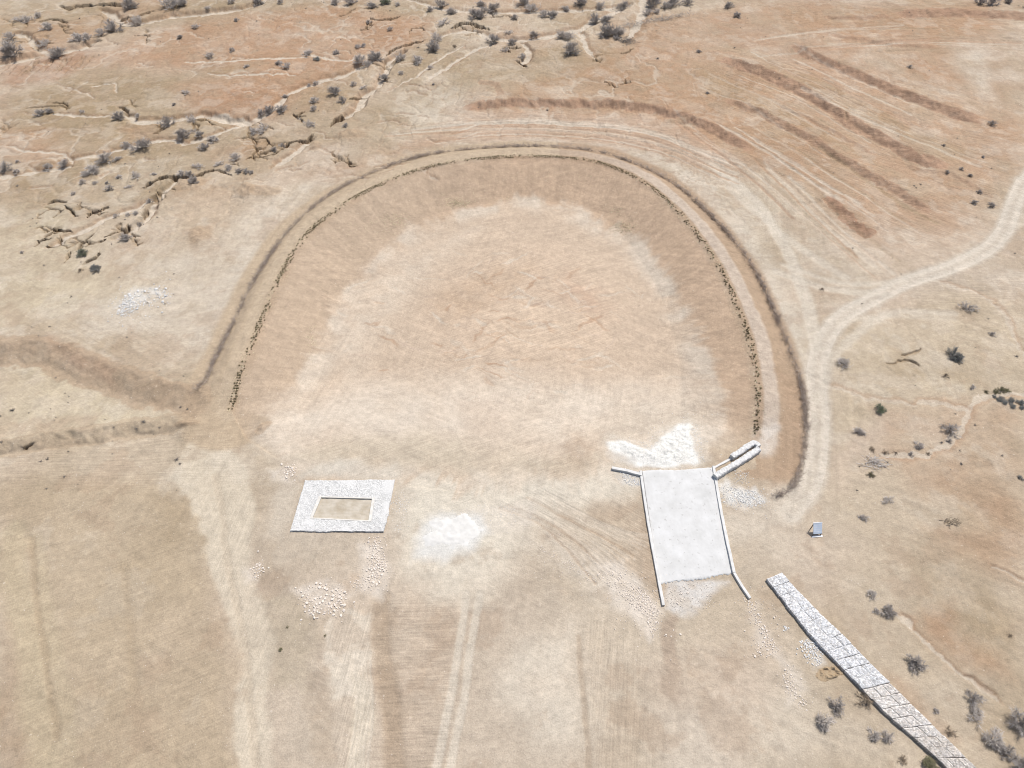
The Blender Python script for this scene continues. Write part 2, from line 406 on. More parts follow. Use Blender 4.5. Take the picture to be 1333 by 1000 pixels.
wash([(574, 46), (590, 41), (615, 38), (630, 45), (650, 50), (680, 51), (710, 47), (740, 40), (760, 35), (775, 25), (800, 15), (818, 4)], .75, .5)
wash([(530, -2), (560, 6), (590, 12), (650, 15), (720, 14), (790, 11), (815, 5)], .6, .4)
wash([(833, -10), (838, 10), (832, 26), (818, 48)], .9, .4)
wash([(752, 40), (762, 52), (768, 66), (775, 74)], .55, .3)
wash([(645, 57), (620, 64), (600, 75), (572, 94), (552, 106)], .3, .3)
wash([(604, 60), (585, 68), (562, 84), (545, 98), (520, 110)], .25, .3)
wash([(678, 53), (686, 62), (688, 73), (681, 82)], .45, .5)
wash([(355, 217), (372, 207), (388, 194), (404, 183)], .4, .5)
wash([(230, 232), (212, 248), (198, 264), (190, 278), (178, 292), (160, 304), (148, 310)], .45, .7)
wash([(196, 270), (192, 278), (184, 287)], .75, .3)
wash([(66, 320), (90, 306), (112, 298), (140, 283), (165, 275), (200, 256)], .32, .4)
wash([(150, 120), (150, 108), (120, 112)], .18, .15); wash([(88, 113), (110, 121), (122, 127)], .18, .15)
wash([(240, 80), (300, 78), (340, 76), (400, 74)], .3, .15); wash([(270, 95), (300, 98), (350, 96), (385, 98)], .25, .15)
wash([(70, 148), (100, 150), (140, 151)], .25, .2); wash([(10, 190), (50, 197), (85, 200), (95, 212)], .25, .2)
wash([(400, 70), (440, 78), (470, 75)], .3, .2)
# foot paths and dry rills on the right plain
wash([(1340, 514), (1300, 513), (1275, 516), (1262, 530), (1255, 548), (1240, 572), (1215, 590), (1190, 596), (1150, 592)], .35, .06, k=.7)
wash([(1195, 524), (1225, 523), (1245, 532), (1258, 535)], .28, .05, k=.6)
wash([(1050, 488), (1090, 505), (1130, 520), (1190, 526)], .22, .05, k=.5)
wash([(1175, 800), (1195, 820), (1215, 840), (1240, 870), (1290, 900)], .16, .1, k=.7)
wash([(1170, 803), (1182, 808), (1190, 815)], .35, .05, k=.7)
wash([(1260, 880), (1280, 900), (1300, 912)], .2, .1, k=.6); wash([(1290, 735), (1333, 755), (1370, 770)], .15, .1, k=.6)
wash([(1215, 365), (1290, 390), (1320, 440), (1335, 470)], .25, .05, k=.5)

# eroded cracks and undercut gully heads
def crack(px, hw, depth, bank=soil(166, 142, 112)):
    S, d, side, t = linemask(px, hw, 4, None, step=.7)
    hw *= .72; depth *= 1.0
    v = hw * (1 + .5 * fbm(X[S], Y[S], 1.2, 3, 70)) * (.35 + .65 * sst(t, 0, .2)) * (.35 + .65 * sst(1 - t, 0, .2))
    s = d * side
    lip = .34 * min(1, depth) * (s > 0) * sst(d, v * .8, v * .8 + .13) * (1 - sst(d, v * .8 + .13, v * .8 + .9)) * (v > hw * .25)
    DX[S] -= NEAR[0] / (d + 1e-4) * lip; DY[S] -= NEAR[1] / (d + 1e-4) * lip
    # steep far bank, gentler near bank
    H[S] -= depth * np.where(s > 0, 1 - sst(d, v * .8, v * .8 + .13), np.maximum(1 - sst(d, v * .8, v * .8 + .16), .06 * (1 - sst(d, v, v + 1.0))))
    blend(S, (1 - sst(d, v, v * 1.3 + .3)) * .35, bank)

crack([(186, 243), (197, 236), (212, 230), (228, 229), (245, 230), (265, 226), (278, 221), (292, 224), (302, 228)], .55, 1.6)
crack([(79, 7), (92, 11), (99, 7), (129, 6), (149, 5), (165, 9)], 1.0, 2.2)
crack([(48, 29), (69, 25), (88, 30)], .6, 1.3)
crack([(156, 23), (175, 21), (200, 14)], .7, 1.3)
crack([(60, 263), (70, 260), (87, 262)], .35, 1.2)
crack([(70, 282), (76, 276), (80, 274)], .35, .9); crack([(84, 268), (92, 275), (100, 282)], .3, .8)
crack([(110, 284), (118, 276), (128, 273)], .38, 1.3); crack([(133, 271), (143, 269)], .3, .9)
crack([(58, 300), (66, 297), (75, 300), (91, 301)], .38, 1.3); crack([(56, 307), (64, 303)], .3, .8)
crack([(45, 319), (49, 312), (56, 310), (64, 310)], .38, 1.4)
crack([(62, 320), (72, 321), (76, 308)], .35, 1.0)
crack([(86, 341), (87, 334), (91, 329)], .45, 1.5)
crack([(101, 329), (104, 321), (112, 311), (122, 304)], .38, 1.2)
crack([(114, 320), (127, 316), (138, 313)], .35, 1.1)
crack([(111, 342), (121, 337), (129, 329)], .45, 1.5)
crack([(141, 307), (151, 301), (168, 293)], .35, 1.1)
crack([(180, 282), (186, 276), (188, 270)], .3, .9)
crack([(348, 202), (362, 198), (380, 186), (398, 184), (406, 176)], .35, 1.1)
crack([(428, 165), (436, 155), (447, 150)], .5, 1.4)
crack([(503, 70), (522, 60), (552, 52)], .7, 1.6)
crack([(588, 36), (600, 29), (614, 30), (636, 38)], .9, 2.0)
crack([(674, 79), (686, 85)], .6, 1.1)
crack([(460, 11), (450, 18), (440, 20)], .5, 1.2); crack([(482, 22), (500, 25), (518, 20)], .5, 1.2)
crack([(153, 138), (160, 140), (168, 148)], .3, .7); crack([(35, 140), (70, 137), (88, 140)], .25, .5)
crack([(1100, 150), (1104, 158)], .1, .1)
crack([(33, 581), (37, 579)], .3, .8)
crack([(1155, 470), (1180, 468), (1196, 476)], .2, .3); crack([(1170, 463), (1200, 455)], .2, .3)
def branch(px, py, a, L, depth, lev):
    pts = [(px, py)]; x, y = px, py
    for i in range(4):
        a += random.uniform(-.55, .55); x += L / 4 * math.cos(a); y += L / 4 * math.sin(a) * .6; pts.append((x, y))
        if lev and random.random() < .55: branch(x, y, a + random.choice([-1, 1]) * random.uniform(.6, 1.2), L * .5, depth * .7, lev - 1)
    crack(pts, random.uniform(.14, .28) * (.7 + .3 * lev), depth * .8)
for (x0, x1, y0, y1, n_) in [(45, 130, 265, 330, 6), (100, 190, 260, 325, 4), (160, 330, 205, 250, 3), (20, 200, 10, 60, 8), (340, 470, 130, 215, 6), (440, 660, 20, 110, 7), (20, 340, 130, 215, 7), (760, 830, 60, 130, 4)]:
    for k in range(n_): branch(random.uniform(x0, x1), random.uniform(y0, y1), random.choice([random.uniform(2.6, 3.6), random.uniform(-.6, .6)]), random.uniform(14, 34), random.uniform(.5, 1.1), 2)
# red bank rills at the far left
for k in range(14):
    x0 = 8 + k * 8 + random.uniform(-5, 5); q0 = random.uniform(.4, 1)
    crack([(x0 + 12 * q0, 84 - k * .9), (x0, 92 - k * .7), (x0 - 14 * q0, 92 + 10 * q0 - k * .6)], random.uniform(.12, .24), .3)
# small dendritic rills on the slopes
for k in range(60):
    px, py = random.uniform(10, 560), random.uniform(15, 250)
    a = random.uniform(-.5, .9); L = random.uniform(10, 28)
    pts = [(px + i * L / 3 * math.cos(a) + random.uniform(-3, 3), py + i * L / 3 * math.sin(a) * .55 + random.uniform(-2, 2)) for i in range(4)]
    wash(pts, random.uniform(.1, .2), .15, k=.5)

# spoil heaps of dug soil (rough, browner)
for (px, py, rx, ry) in [(248, 240, 22, 14), (265, 305, 20, 16), (322, 248, 16, 10), (455, 178, 18, 10), (345, 248, 25, 8), (410, 192, 10, 9), (700, 72, 16, 7), (880, 155, 14, 5), (835, 115, 14, 5), (345, 555, 12, 9), (240, 553, 18, 5), (60, 215, 12, 5)]:
    cx, cy = at(px, py)
    m = depth_px(px, py)
    q = ((XW - cx) / (rx * m)) ** 2 + ((YW - cy) / (ry * m * 1.6)) ** 2
    g = np.exp(-q * 1.3)
    H += .35 * g * (1 + .9 * fbm(X, Y, .9, 4, 75))
    blend(np.s_[:, :], sst(g, .25, .6) * .55, soil(186, 160, 131))

# roads and wheel tracks
def track(px, hw, col=PALE, k=.8, ruts=0.0, soft=.5, warp=None, dip=.05):
    S, d, side, t = linemask(px, hw, soft + 2, 't')
    m = 1 - sst(d + .3 * soft * fbm(X[S], Y[S], 1.5, 3, 80), hw - soft * .6, hw + soft)
    blend(S, m * k, col)
    if ruts:
        r = np.exp(-((d - ruts) / .3) ** 2)
        H[S] -= r * .06
        blend(S, np.exp(-(d / .4) ** 2) * .4 * m, GREY)
        blend(S, (d > hw * .9) * (1 - sst(d, hw * .9, hw * 1.6)) * .35, GREY)
    H[S] -= m * dip

track([(1400, 180), (1345, 225), (1322, 260), (1308, 300), (1280, 328), (1235, 350), (1180, 368), (1130, 392), (1095, 415), (1072, 445), (1062, 478), (1064, 520), (1066, 560), (1062, 600), (1052, 635), (1030, 668)], 1.25, soil(226, 213, 195), .92, .72, .5)
track([(1066, 520), (1080, 470), (1110, 440), (1160, 408), (1240, 408)], .5, PALE, .6, 0, .5)
track([(1240, 415), (1150, 412), (1110, 418)], .35, PALE, .4)
track([(1010, 355), (1080, 375), (1150, 382)], .5, PALE, .6); track([(1020, 345), (1100, 368), (1180, 366)], .4, PALE, .6)
track([(950, 245), (1000, 290), (1050, 330), (1100, 360)], .6, PALE, .6)
track([(930, 215), (985, 265), (1020, 320), (1050, 390), (1062, 450)], .8, PALE, .75)
track([(1025, 650), (1000, 670), (960, 680), (945, 690)], 1.6, DUSTY, .6, 0, 1.2)
track([(606, 772), (600, 830), (590, 890), (578, 950), (566, 1010), (556, 1070)], .32, PALE, .75, 0, .2)
track([(624, 772), (616, 830), (607, 890), (596, 950), (585, 1010), (576, 1070)], .32, PALE, .75, 0, .2)
for i in range(5):
    track([(462 + i * 5, 850), (464 + i * 5, 920), (455 + i * 6, 1000), (448 + i * 6, 1070)], .1, PALE, .5, 0, .12)
track([(494, 775), (500, 860), (510, 930), (514, 1000), (515, 1080)], .75, soil(180, 158, 133), .6, 0, .5, dip=.1)
track([(755, 830), (760, 900), (766, 960), (768, 1070)], .22, soil(186, 166, 143), .6, 0, .2)
track([(283, 620), (292, 700), (306, 780), (318, 860), (330, 940), (336, 1040)], .3, soil(206, 188, 164), .5, 0, .3)
track([(18, 690), (22, 760), (36, 850), (52, 940), (66, 1040)], 1.1, soil(202, 184, 154), .7, 0, .8)
track([(45, 700), (60, 800), (80, 900), (95, 1000)], .5, soil(202, 184, 154), .5, 0, .6)
track([(42, 700), (46, 790), (60, 880), (75, 960)], .25, soil(176, 155, 127), .5, 0, .3)
track([(160, 735), (168, 800), (175, 900)], .3, soil(178, 157, 129), .4, 0, .5)
# fan of scraped lines between the road and the spillway
for k in range(16):
    a = k / 15
    track([(650 + 60 * a, 640 + 20 * (1 - a)), (715 + 75 * a, 690 - 5 * a), (775 + 80 * a, 760 - 60 * a)], random.uniform(.07, .16), random.choice([PALE, GREY, DUSTY, BROWN]), .4, 0, .15)
# scraper passes round the pan and on the terraces
for k in range(22):
    o = random.uniform(0, 34)
    col = random.choice([PALE, RED, DUSTY, BROWN])
    track([(500 + random.uniform(0, 120), 185 - o * .7), (640, 178 - o * .85), (760, 180 - o * .85), (860, 200 - o), (940 + random.uniform(0, 30), 240 - o * 1.0)], random.uniform(.1, .3), col, random.uniform(.2, .45), 0, .2)
TER = [[(1000, 70), (1060, 100), (1150, 145), (1290, 200)], [(930, 95), (1000, 125), (1100, 185), (1220, 260)], [(960, 160), (1030, 200), (1120, 260), (1180, 300)], [(1010, 60), (1100, 50), (1200, 45), (1330, 50)], [(900, 150), (990, 215), (1060, 280), (1130, 340)]]
for k in range(60):
    base = random.choice(TER)
    ox, oy = random.uniform(-30, 40), random.uniform(-14, 22)
    col = random.choice([PALE, RED, DUSTY, BROWN, KHAKI, SCB])
    i = random.randint(0, 1)
    track([(x + ox + random.uniform(-4, 4), y + oy + random.uniform(-2, 2)) for x, y in base[i:i + 3]], random.uniform(.1, .35), col, random.uniform(.2, .5), 0, .25)
# scraper teeth and churned bites on the pan floor
for k in range(150):
    px, py = random.gauss(680, 85), random.gauss(385, 48)
    a = random.choice([random.uniform(-1.0, -.5), random.uniform(.4, .9), random.uniform(-.2, .2)])
    L = random.uniform(14, 60)
    pts = [(px - L * math.cos(a) / 2, py - L * math.sin(a) * .35), (px + random.uniform(-3, 3), py + random.uniform(-2, 2)), (px + L * math.cos(a) / 2, py + L * math.sin(a) * .35)]
    S, d, side, t = linemask([(p[0], p[1] + 25) for p in pts], .2, 2, None)
    hw = random.uniform(.07, .3)
    m = (1 - sst(d, hw * .5, hw * 1.4)) * sst(t, 0, .3) * sst(1 - t, 0, .3)
    H[S] -= m * random.uniform(-.03, .05)
    blend(S, m * random.uniform(.25, .65), random.choice([PINK, RED, DUSTY, SLOPE, PALE]))

# wind and water streaks, all ground
st1 = streak(X, Y, 18, 9, .8, 3, 90)
st2 = streak(X, Y, -28, 7, .6, 3, 91)
st3 = streak(X, Y, 75, 8, .5, 3, 93)
sel = sst(fbm(X, Y, 14, 2, 92), -.2, .2)
sel2 = sst(fbm(X, Y, 11, 2, 94), .0, .3)
st = (st1 * sel + st2 * (1 - sel)) * (1 - sel2) + st3 * sel2
fine = fbm(X, Y, 1.1, 4, 95)
clod = fbm(X, Y, .45, 2, 97)
thin = streak(X, Y, -24, 3.5, .28, 2, 125) * sst(fbm(X, Y, 9, 2, 126), -.1, .3) + streak(X, Y, 12, 3, .25, 2, 127) * sst(fbm(X, Y, 9, 2, 128), -.1, .3)
C *= (1 + .07 * st + .04 * med + .09 * fine + .05 * clod + .05 * thin)[..., None]
H += .035 * st * sst(np.abs(st), 0, .3) + .03 * fine + .012 * clod

# ------------------------------------------------------------------ built-over spots: flatten the ground under them
def flatten(px, z, soft, zref=None):
    P = ats(px, z)
    S = sl(P, soft + 2)
    d, _, _ = dline(np.vstack([P, P[:1]]), S, X, Y)
    ins = inside(P, X[S], Y[S])
    m = np.where(ins, 1, 1 - sst(d, .1, soft))
    H[S] += (z - H[S]) * m

SLAB = [(836, 613), (929, 609), (955, 746), (858, 760)]
flatten([(826, 606), (940, 602), (978, 790), (855, 795)], -.04, 2.5)
flatten([(385, 618), (522, 616), (508, 700), (366, 700)], -.06, 2)
flatten([(925, 606), (985, 570), (1000, 585), (940, 630)], 0.02, 1.5)
flatten([(790, 600), (842, 606), (842, 624), (790, 616)], 0.0, 1.2)
flatten([(985, 745), (1020, 735), (1300, 995), (1330, 1060), (1250, 1060), (1060, 850)], 0.0, 2.5)
flatten([(1056, 682), (1078, 682), (1078, 704), (1056, 704)], 0.0, 1.2)

# white lime and crushed stone spread on the soil
region([(786, 580), (800, 562), (850, 570), (880, 548), (900, 536), (916, 552), (928, 590), (930, 606), (830, 612), (798, 596)], soil(236, 228, 214), .5, .9, .6, sc=.8)
region([(794, 576), (804, 571), (822, 573), (840, 579), (852, 579), (864, 570), (868, 566), (880, 558), (888, 546), (898, 545), (906, 550), (903, 562), (912, 572), (918, 592), (920, 602), (868, 605), (838, 608), (824, 602), (812, 592), (798, 586)], soil(252, 248, 239), 1.0, .3, .1, sc=1.5)
region([(797, 590), (825, 588), (838, 606), (800, 602)], soil(222, 214, 203), .7, .4, .6, sc=1)
region([(932, 632), (950, 628), (965, 640), (985, 640), (998, 655), (975, 664), (945, 655)], soil(248, 243, 234), .95, .5, .6, sc=.7)
region([(802, 612), (836, 618), (838, 632), (815, 632)], WHITE, .5, .4, .8, sc=.7)
region([(862, 757), (905, 752), (945, 752), (925, 772), (908, 792), (880, 797), (866, 788)], soil(229, 222, 213), .95, .4, .45, sc=.9)
region([(544, 692), (560, 672), (590, 660), (630, 666), (636, 690), (616, 712), (575, 724), (543, 718)], soil(236, 232, 224), .95, .8, .2)
region([(1036, 832), (1056, 828), (1075, 866), (1050, 868)], WHITE, .45, .5, .7, sc=.6)
region([(150, 400), (165, 385), (185, 372), (215, 372), (225, 385), (190, 398), (155, 412)], WHITE, .6, .8, .8, sc=1.0)
region([(390, 615), (440, 600), (520, 605), (520, 622), (395, 622)], soil(226, 218, 203), .6, .8, .3)
region([(365, 620), (395, 625), (375, 700), (350, 690)], soil(218, 206, 188), .5, .8, .4)
region([(375, 694), (510, 698), (520, 712), (370, 712)], GREY, .5, .8, .4)
region([(520, 625), (535, 640), (520, 690), (505, 690)], DUSTY, .5, .6, .5)
for (poly, k) in [([(385, 770), (420, 760), (455, 772), (440, 800), (400, 805)], .55), ([(462, 705), (492, 698), (505, 730), (490, 768), (462, 762)], .55), ([(322, 735), (345, 730), (345, 755), (325, 757)], .4), ([(362, 607), (385, 607), (382, 630), (362, 625)], .5), ([(770, 740), (810, 735), (860, 790), (850, 832), (810, 790)], .55), ([(975, 780), (985, 800), (1010, 850), (1050, 900), (1040, 922), (1010, 860), (980, 830)], .45), ([(600, 655), (660, 650), (700, 655), (690, 680), (640, 690)], .3)]:
    region(poly, soil(236, 223, 207), k * 1.5, .7, .45, sc=.8)
S, d, side, t = linemask([(815, 578), (850, 586), (885, 580), (900, 560)], 1, 6, True)
H[S] += .25 * np.exp(-(d / 1.3) ** 2) * (1 + .6 * fbm(X[S], Y[S], .5, 3, 110))

W = np.zeros(X.shape + (4,), np.float32)
W[..., 0] = .35 * sst(fbm(X, Y, 10, 2, 130), -.1, .3); W[..., 1] = .3 * sst(fbm(X, Y, 10, 2, 131), -.1, .3)
W[..., 2] = .4 * sst(fbm(X, Y, 10, 2, 132), -.1, .3); W[..., 3] = .25 * sst(fbm(X, Y, 10, 2, 133), 0, .35)
def wreg(px, ch, k, soft=2.0):
    S, m = polymask(px, soft)
    for c in range(4): W[S + (c,)] *= 1 - .8 * m
    W[S + (ch,)] += m * k
wreg([(0, 640), (240, 650), (300, 860), (318, 1080), (0, 1080)], 0, .5, 3)
wreg([(490, 780), (600, 770), (590, 1080), (490, 1080)], 1, .9, 1)
wreg([(430, 790), (488, 780), (488, 1080), (430, 1080)], 3, .9, 1)
wreg([(265, 650), (330, 650), (352, 1080), (325, 1080)], 3, .6, 1)
wreg([(680, 640), (850, 640), (860, 800), (790, 760)], 2, 1.1, 1)
wreg([(380, 560), (800, 570), (800, 630), (420, 620)], 0, .6, 2)
wreg([(620, 140), (900, 150), (980, 210), (840, 190), (620, 185), (500, 205), (520, 190)], 1, 1.0, 2)
wreg([(930, 60), (1290, 120), (1333, 240), (1230, 310), (1100, 300), (900, 150)], 2, 1.1, 4)
wreg([(1000, 0), (1333, 0), (1333, 50), (1000, 60)], 1, 1.0, 3)
wreg([(560, 330), (800, 320), (820, 440), (600, 470)], 0, .7, 3)
wreg([(0, 590), (240, 560), (300, 610), (200, 640), (0, 630)], 1, .8, 2)
wreg([(0, 600), (250, 565), (320, 620), (330, 600), (290, 560)], 1, .8, 2)
wreg([(770, 800), (850, 840), (840, 1080), (760, 1080)], 3, .8, 2)
wreg([(1180, 360), (1333, 350), (1333, 400), (1180, 400)], 1, .8, 2)
np.clip(C, .01, .85, out=C)

def hz(x, y):
    j = int(np.clip(np.searchsorted(xs, x) - 1, 0, NX - 2)); i = int(np.clip(np.searchsorted(ys, y) - 1, 0, NY - 2))
    fx = (x - xs[j]) / (xs[j + 1] - xs[j]); fy = (y - ys[i]) / (ys[i + 1] - ys[i])
    return float((H[i, j] * (1 - fx) + H[i, j + 1] * fx) * (1 - fy) + (H[i + 1, j] * (1 - fx) + H[i + 1, j + 1] * fx) * fy)

def gpx(px, py):
    z = 0.0
    for _ in range(8):
        x, y = at(px, py, z)
        z = hz(x, y)
    return x, y, z

# ------------------------------------------------------------------ materials
def new_mat(name):
    m = bpy.data.materials.new(name); m.use_nodes = True
    nt = m.node_tree; nt.nodes.clear()
    o = nt.nodes.new('ShaderNodeOutputMaterial'); b = nt.nodes.new('ShaderNodeBsdfPrincipled')
    nt.links.new(b.outputs[0], o.inputs[0])
    b.inputs['Roughness'].default_value = .95
    b.inputs['Specular IOR Level'].default_value = .15
    return m, nt, b

def node(nt, t, **kw):
    n = nt.nodes.new(t)
    for k, v in kw.items():
        setattr(n, k, v)
    return n

def noise_color_mat(name, c1, c2, scale=6, detail=6, bump=.2, rough=.9, speck=None, attr=False, dist=.03):
    m, nt, b = new_mat(name)
    b.inputs['Roughness'].default_value = rough
    tc = node(nt, 'ShaderNodeNewGeometry')
    n = node(nt, 'ShaderNodeTexNoise'); n.inputs['Scale'].default_value = scale; n.inputs['Detail'].default_value = detail
    n.inputs['Roughness'].default_value = .65
    nt.links.new(tc.outputs['Position'], n.inputs['Vector'])
    mr = node(nt, 'ShaderNodeMapRange'); mr.inputs[1].default_value = .3; mr.inputs[2].default_value = .7
    nt.links.new(n.outputs[0], mr.inputs[0])
    mix = node(nt, 'ShaderNodeMix', data_type='RGBA')
    mix.inputs[6].default_value = (*c1, 1); mix.inputs[7].default_value = (*c2, 1)
    nt.links.new(mr.outputs[0], mix.inputs[0])
    out = mix.outputs[2]
    if attr:
        at_ = node(nt, 'ShaderNodeAttribute', attribute_name='tint')
        mu = node(nt, 'ShaderNodeMix', data_type='RGBA', blend_type='MULTIPLY'); mu.inputs[0].default_value = 1
        nt.links.new(out, mu.inputs[6]); nt.links.new(at_.outputs['Color'], mu.inputs[7]); out = mu.outputs[2]
    if speck:
        v = node(nt, 'ShaderNodeTexNoise'); v.inputs['Scale'].default_value = speck[1]; v.inputs['Detail'].default_value = 3
        nt.links.new(tc.outputs['Position'], v.inputs['Vector'])
        m2 = node(nt, 'ShaderNodeMapRange'); m2.inputs[1].default_value = speck[2]; m2.inputs[2].default_value = speck[2] + .06
        nt.links.new(v.outputs[0], m2.inputs[0])
        x2 = node(nt, 'ShaderNodeMix', data_type='RGBA'); x2.inputs[7].default_value = (*speck[0], 1)
        nt.links.new(m2.outputs[0], x2.inputs[0]); nt.links.new(out, x2.inputs[6]); out = x2.outputs[2]
    nt.links.new(out, b.inputs['Base Color'])
    bp = node(nt, 'ShaderNodeBump'); bp.inputs['Strength'].default_value = bump; bp.inputs['Distance'].default_value = dist
    nt.links.new(n.outputs[0], bp.inputs['Height']); nt.links.new(bp.outputs[0], b.inputs['Normal'])
    return m

# soil: per-vertex soil colour, fine grain and pebbles from noise
MG, nt, b = new_mat('soil')
geo = node(nt, 'ShaderNodeNewGeometry'); ca = node(nt, 'ShaderNodeAttribute', attribute_name='soil')
def nz(scale, detail, rough=.6):
    n = node(nt, 'ShaderNodeTexNoise'); n.inputs['Scale'].default_value = scale; n.inputs['Detail'].default_value = detail; n.inputs['Roughness'].default_value = rough
    nt.links.new(geo.outputs['Position'], n.inputs['Vector']); return n
na = nz(1.6, 8, .7); nb = nz(7.0, 5, .7)
def mrange(src, a, bb, c, d):
    m = node(nt, 'ShaderNodeMapRange')
    for i, v in enumerate((a, bb, c, d)): m.inputs[i + 1].default_value = v
    nt.links.new(src, m.inputs[0]); return m
ra = mrange(na.outputs[0], .3, .7, .88, 1.12); rb = mrange(nb.outputs[0], .3, .7, .87, 1.13)
mm = node(nt, 'ShaderNodeMath', operation='MULTIPLY'); nt.links.new(ra.outputs[0], mm.inputs[0]); nt.links.new(rb.outputs[0], mm.inputs[1])
vs = node(nt, 'ShaderNodeVectorMath', operation='SCALE'); nt.links.new(ca.outputs['Color'], vs.inputs[0]); nt.links.new(mm.outputs[0], vs.inputs['Scale'])
wa = node(nt, 'ShaderNodeAttribute', attribute_name='streaks'); ws = node(nt, 'ShaderNodeSeparateColor'); nt.links.new(wa.outputs['Color'], ws.inputs[0])
cur = mm.outputs[0]; hsum = None
for k_, (th, ln, wd) in enumerate([(24, 2.6, .17), (2, 3.0, .16), (-33, 3.0, .17), (82, 3.5, .17)]):
    mp = node(nt, 'ShaderNodeMapping', vector_type='TEXTURE'); mp.inputs['Rotation'].default_value = (0, 0, R(th)); mp.inputs['Scale'].default_value = (ln, wd, 1)
    nt.links.new(geo.outputs['Position'], mp.inputs['Vector'])
    n_ = node(nt, 'ShaderNodeTexNoise'); n_.inputs['Scale'].default_value = 1; n_.inputs['Detail'].default_value = 4; n_.inputs['Roughness'].default_value = .6
    nt.links.new(mp.outputs[0], n_.inputs['Vector'])
    mr_ = mrange(n_.outputs[0], .3, .7, -.17, .17)
    mu = node(nt, 'ShaderNodeMath', operation='MULTIPLY'); nt.links.new(mr_.outputs[0], mu.inputs[0]); nt.links.new(ws.outputs[k_] if k_ < 3 else wa.outputs['Alpha'], mu.inputs[1])
    ad = node(nt, 'ShaderNodeMath', operation='ADD'); nt.links.new(mu.outputs[0], ad.inputs[0]); nt.links.new(cur, ad.inputs[1]); cur = ad.outputs[0]
nt.links.new(cur, vs.inputs['Scale'])
sp_ = nz(3.2, 2); sr = mrange(sp_.outputs[0], .70, .74, 0, .5)
xm = node(nt, 'ShaderNodeMix', data_type='RGBA'); nt.links.new(sr.outputs[0], xm.inputs[0]); nt.links.new(vs.outputs[0], xm.inputs[6]); xm.inputs[7].default_value = (.52, .46, .39, 1)
dk = nz(4.3, 3, .7); dr = mrange(dk.outputs[0], .68, .73, 0, .4)
xd = node(nt, 'ShaderNodeMix', data_type='RGBA'); nt.links.new(dr.outputs[0], xd.inputs[0]); nt.links.new(xm.outputs[2], xd.inputs[6]); xd.inputs[7].default_value = (.16, .115, .08, 1)
nt.links.new(xd.outputs[2], b.inputs['Base Color'])
bp = node(nt, 'ShaderNodeBump'); bp.inputs['Strength'].default_value = .5; bp.inputs['Distance'].default_value = .12
nt.links.new(nb.outputs[0], bp.inputs['Height'])
bp2 = node(nt, 'ShaderNodeBump'); bp2.inputs['Strength'].default_value = .35; bp2.inputs['Distance'].default_value = .25
nt.links.new(na.outputs[0], bp2.inputs['Height']); nt.links.new(bp.outputs[0], bp2.inputs['Normal'])
nt.links.new(bp2.outputs[0], b.inputs['Normal'])

M_CONC = noise_color_mat('pale_concrete', (.45, .445, .425), (.56, .555, .54), .6, 9, .25, .85, ((.40, .39, .37), 2.7, .635))
M_KERB = noise_color_mat('kerb_concrete', (.48, .47, .445), (.60, .595, .575), 1.6, 7, .15, .8)
M_MASON = noise_color_mat('rough_masonry', (.42, .41, .39), (.66, .65, .63), 4.5, 6, .8, .95, None, False, .08)
M_LIME = noise_color_mat('lime_powder', (.50, .485, .45), (.60, .585, .55), 1.1, 7, .3, .95)
M_ROCKP = noise_color_mat('pinkish_rock', (.54, .475, .405), (.66, .59, .52), 5, 5, .5, .9)
M_ROCKW = noise_color_mat('white_rock', (.52, .51, .49), (.62, .61, .59), 5, 5, .5, .9)
M_STONE = noise_color_mat('quarry_stone', (.85, .85, .85), (1, 1, 1), 9, 5, .3, .9, None, True)
M_TWIG = noise_color_mat('grey_twigs', (.43, .385, .345), (.58, .53, .48), 3, 3, 0, .9)
M_TWIGD = noise_color_mat('dark_twigs', (.31, .277, .248), (.46, .417, .378), 3, 3, 0, .9)
M_FENCE = noise_color_mat('weathered_thorn', (.28, .22, .175), (.46, .39, .33), 2, 4, 0, .9)
M_STEM = noise_color_mat('bush_stem', (.17, .15, .13), (.25, .225, .20), 5, 3, 0, .9)
M_DRY = noise_color_mat('dry_brown_twigs', (.22, .17, .12), (.32, .26, .19), 3, 3, 0, .9)
M_LEAF = noise_color_mat('olive_leaves', (.15, .155, .075), (.24, .24, .13), 4, 3, 0, .8)
M_LEAFG = noise_color_mat('green_leaves', (.11, .15, .07), (.18, .23, .11), 4, 3, 0, .8)
M_LEAFB = noise_color_mat('blue_green_leaves', (.17, .18, .16), (.27, .285, .26), 4, 3, 0, .8)
M_TUFT = noise_color_mat('rim_tuft', (.07, .058, .03), (.20, .165, .085), 7, 3, 0, .9)
M_STRAW = noise_color_mat('straw', (.50, .44, .28), (.62, .56, .38), 4, 3, 0, .9)
M_HEAP = noise_color_mat('dug_soil', tuple(soil(180, 154, 122)), tuple(soil(204, 182, 152)), 3, 6, .6, .95, None, False, .08)
M_BOARD = noise_color_mat('blue_grey_board', (.52, .58, .66), (.62, .68, .75), 2, 4, .05, .6)
M_FRAME = noise_color_mat('white_paint', (.70, .70, .70), (.78, .78, .77), 3, 3, .05, .5)
M_POST = noise_color_mat('dark_steel', (.05, .05, .05), (.09, .085, .08), 6, 3, .05, .5)
M_TEXT = noise_color_mat('pale_lettering', (.60, .63, .66), (.68, .70, .72), 3, 2, 0, .6)

# ------------------------------------------------------------------ object helpers
def link(o, parent=None):
    COL.objects.link(o)
    if parent:
        o.parent = parent
    return o

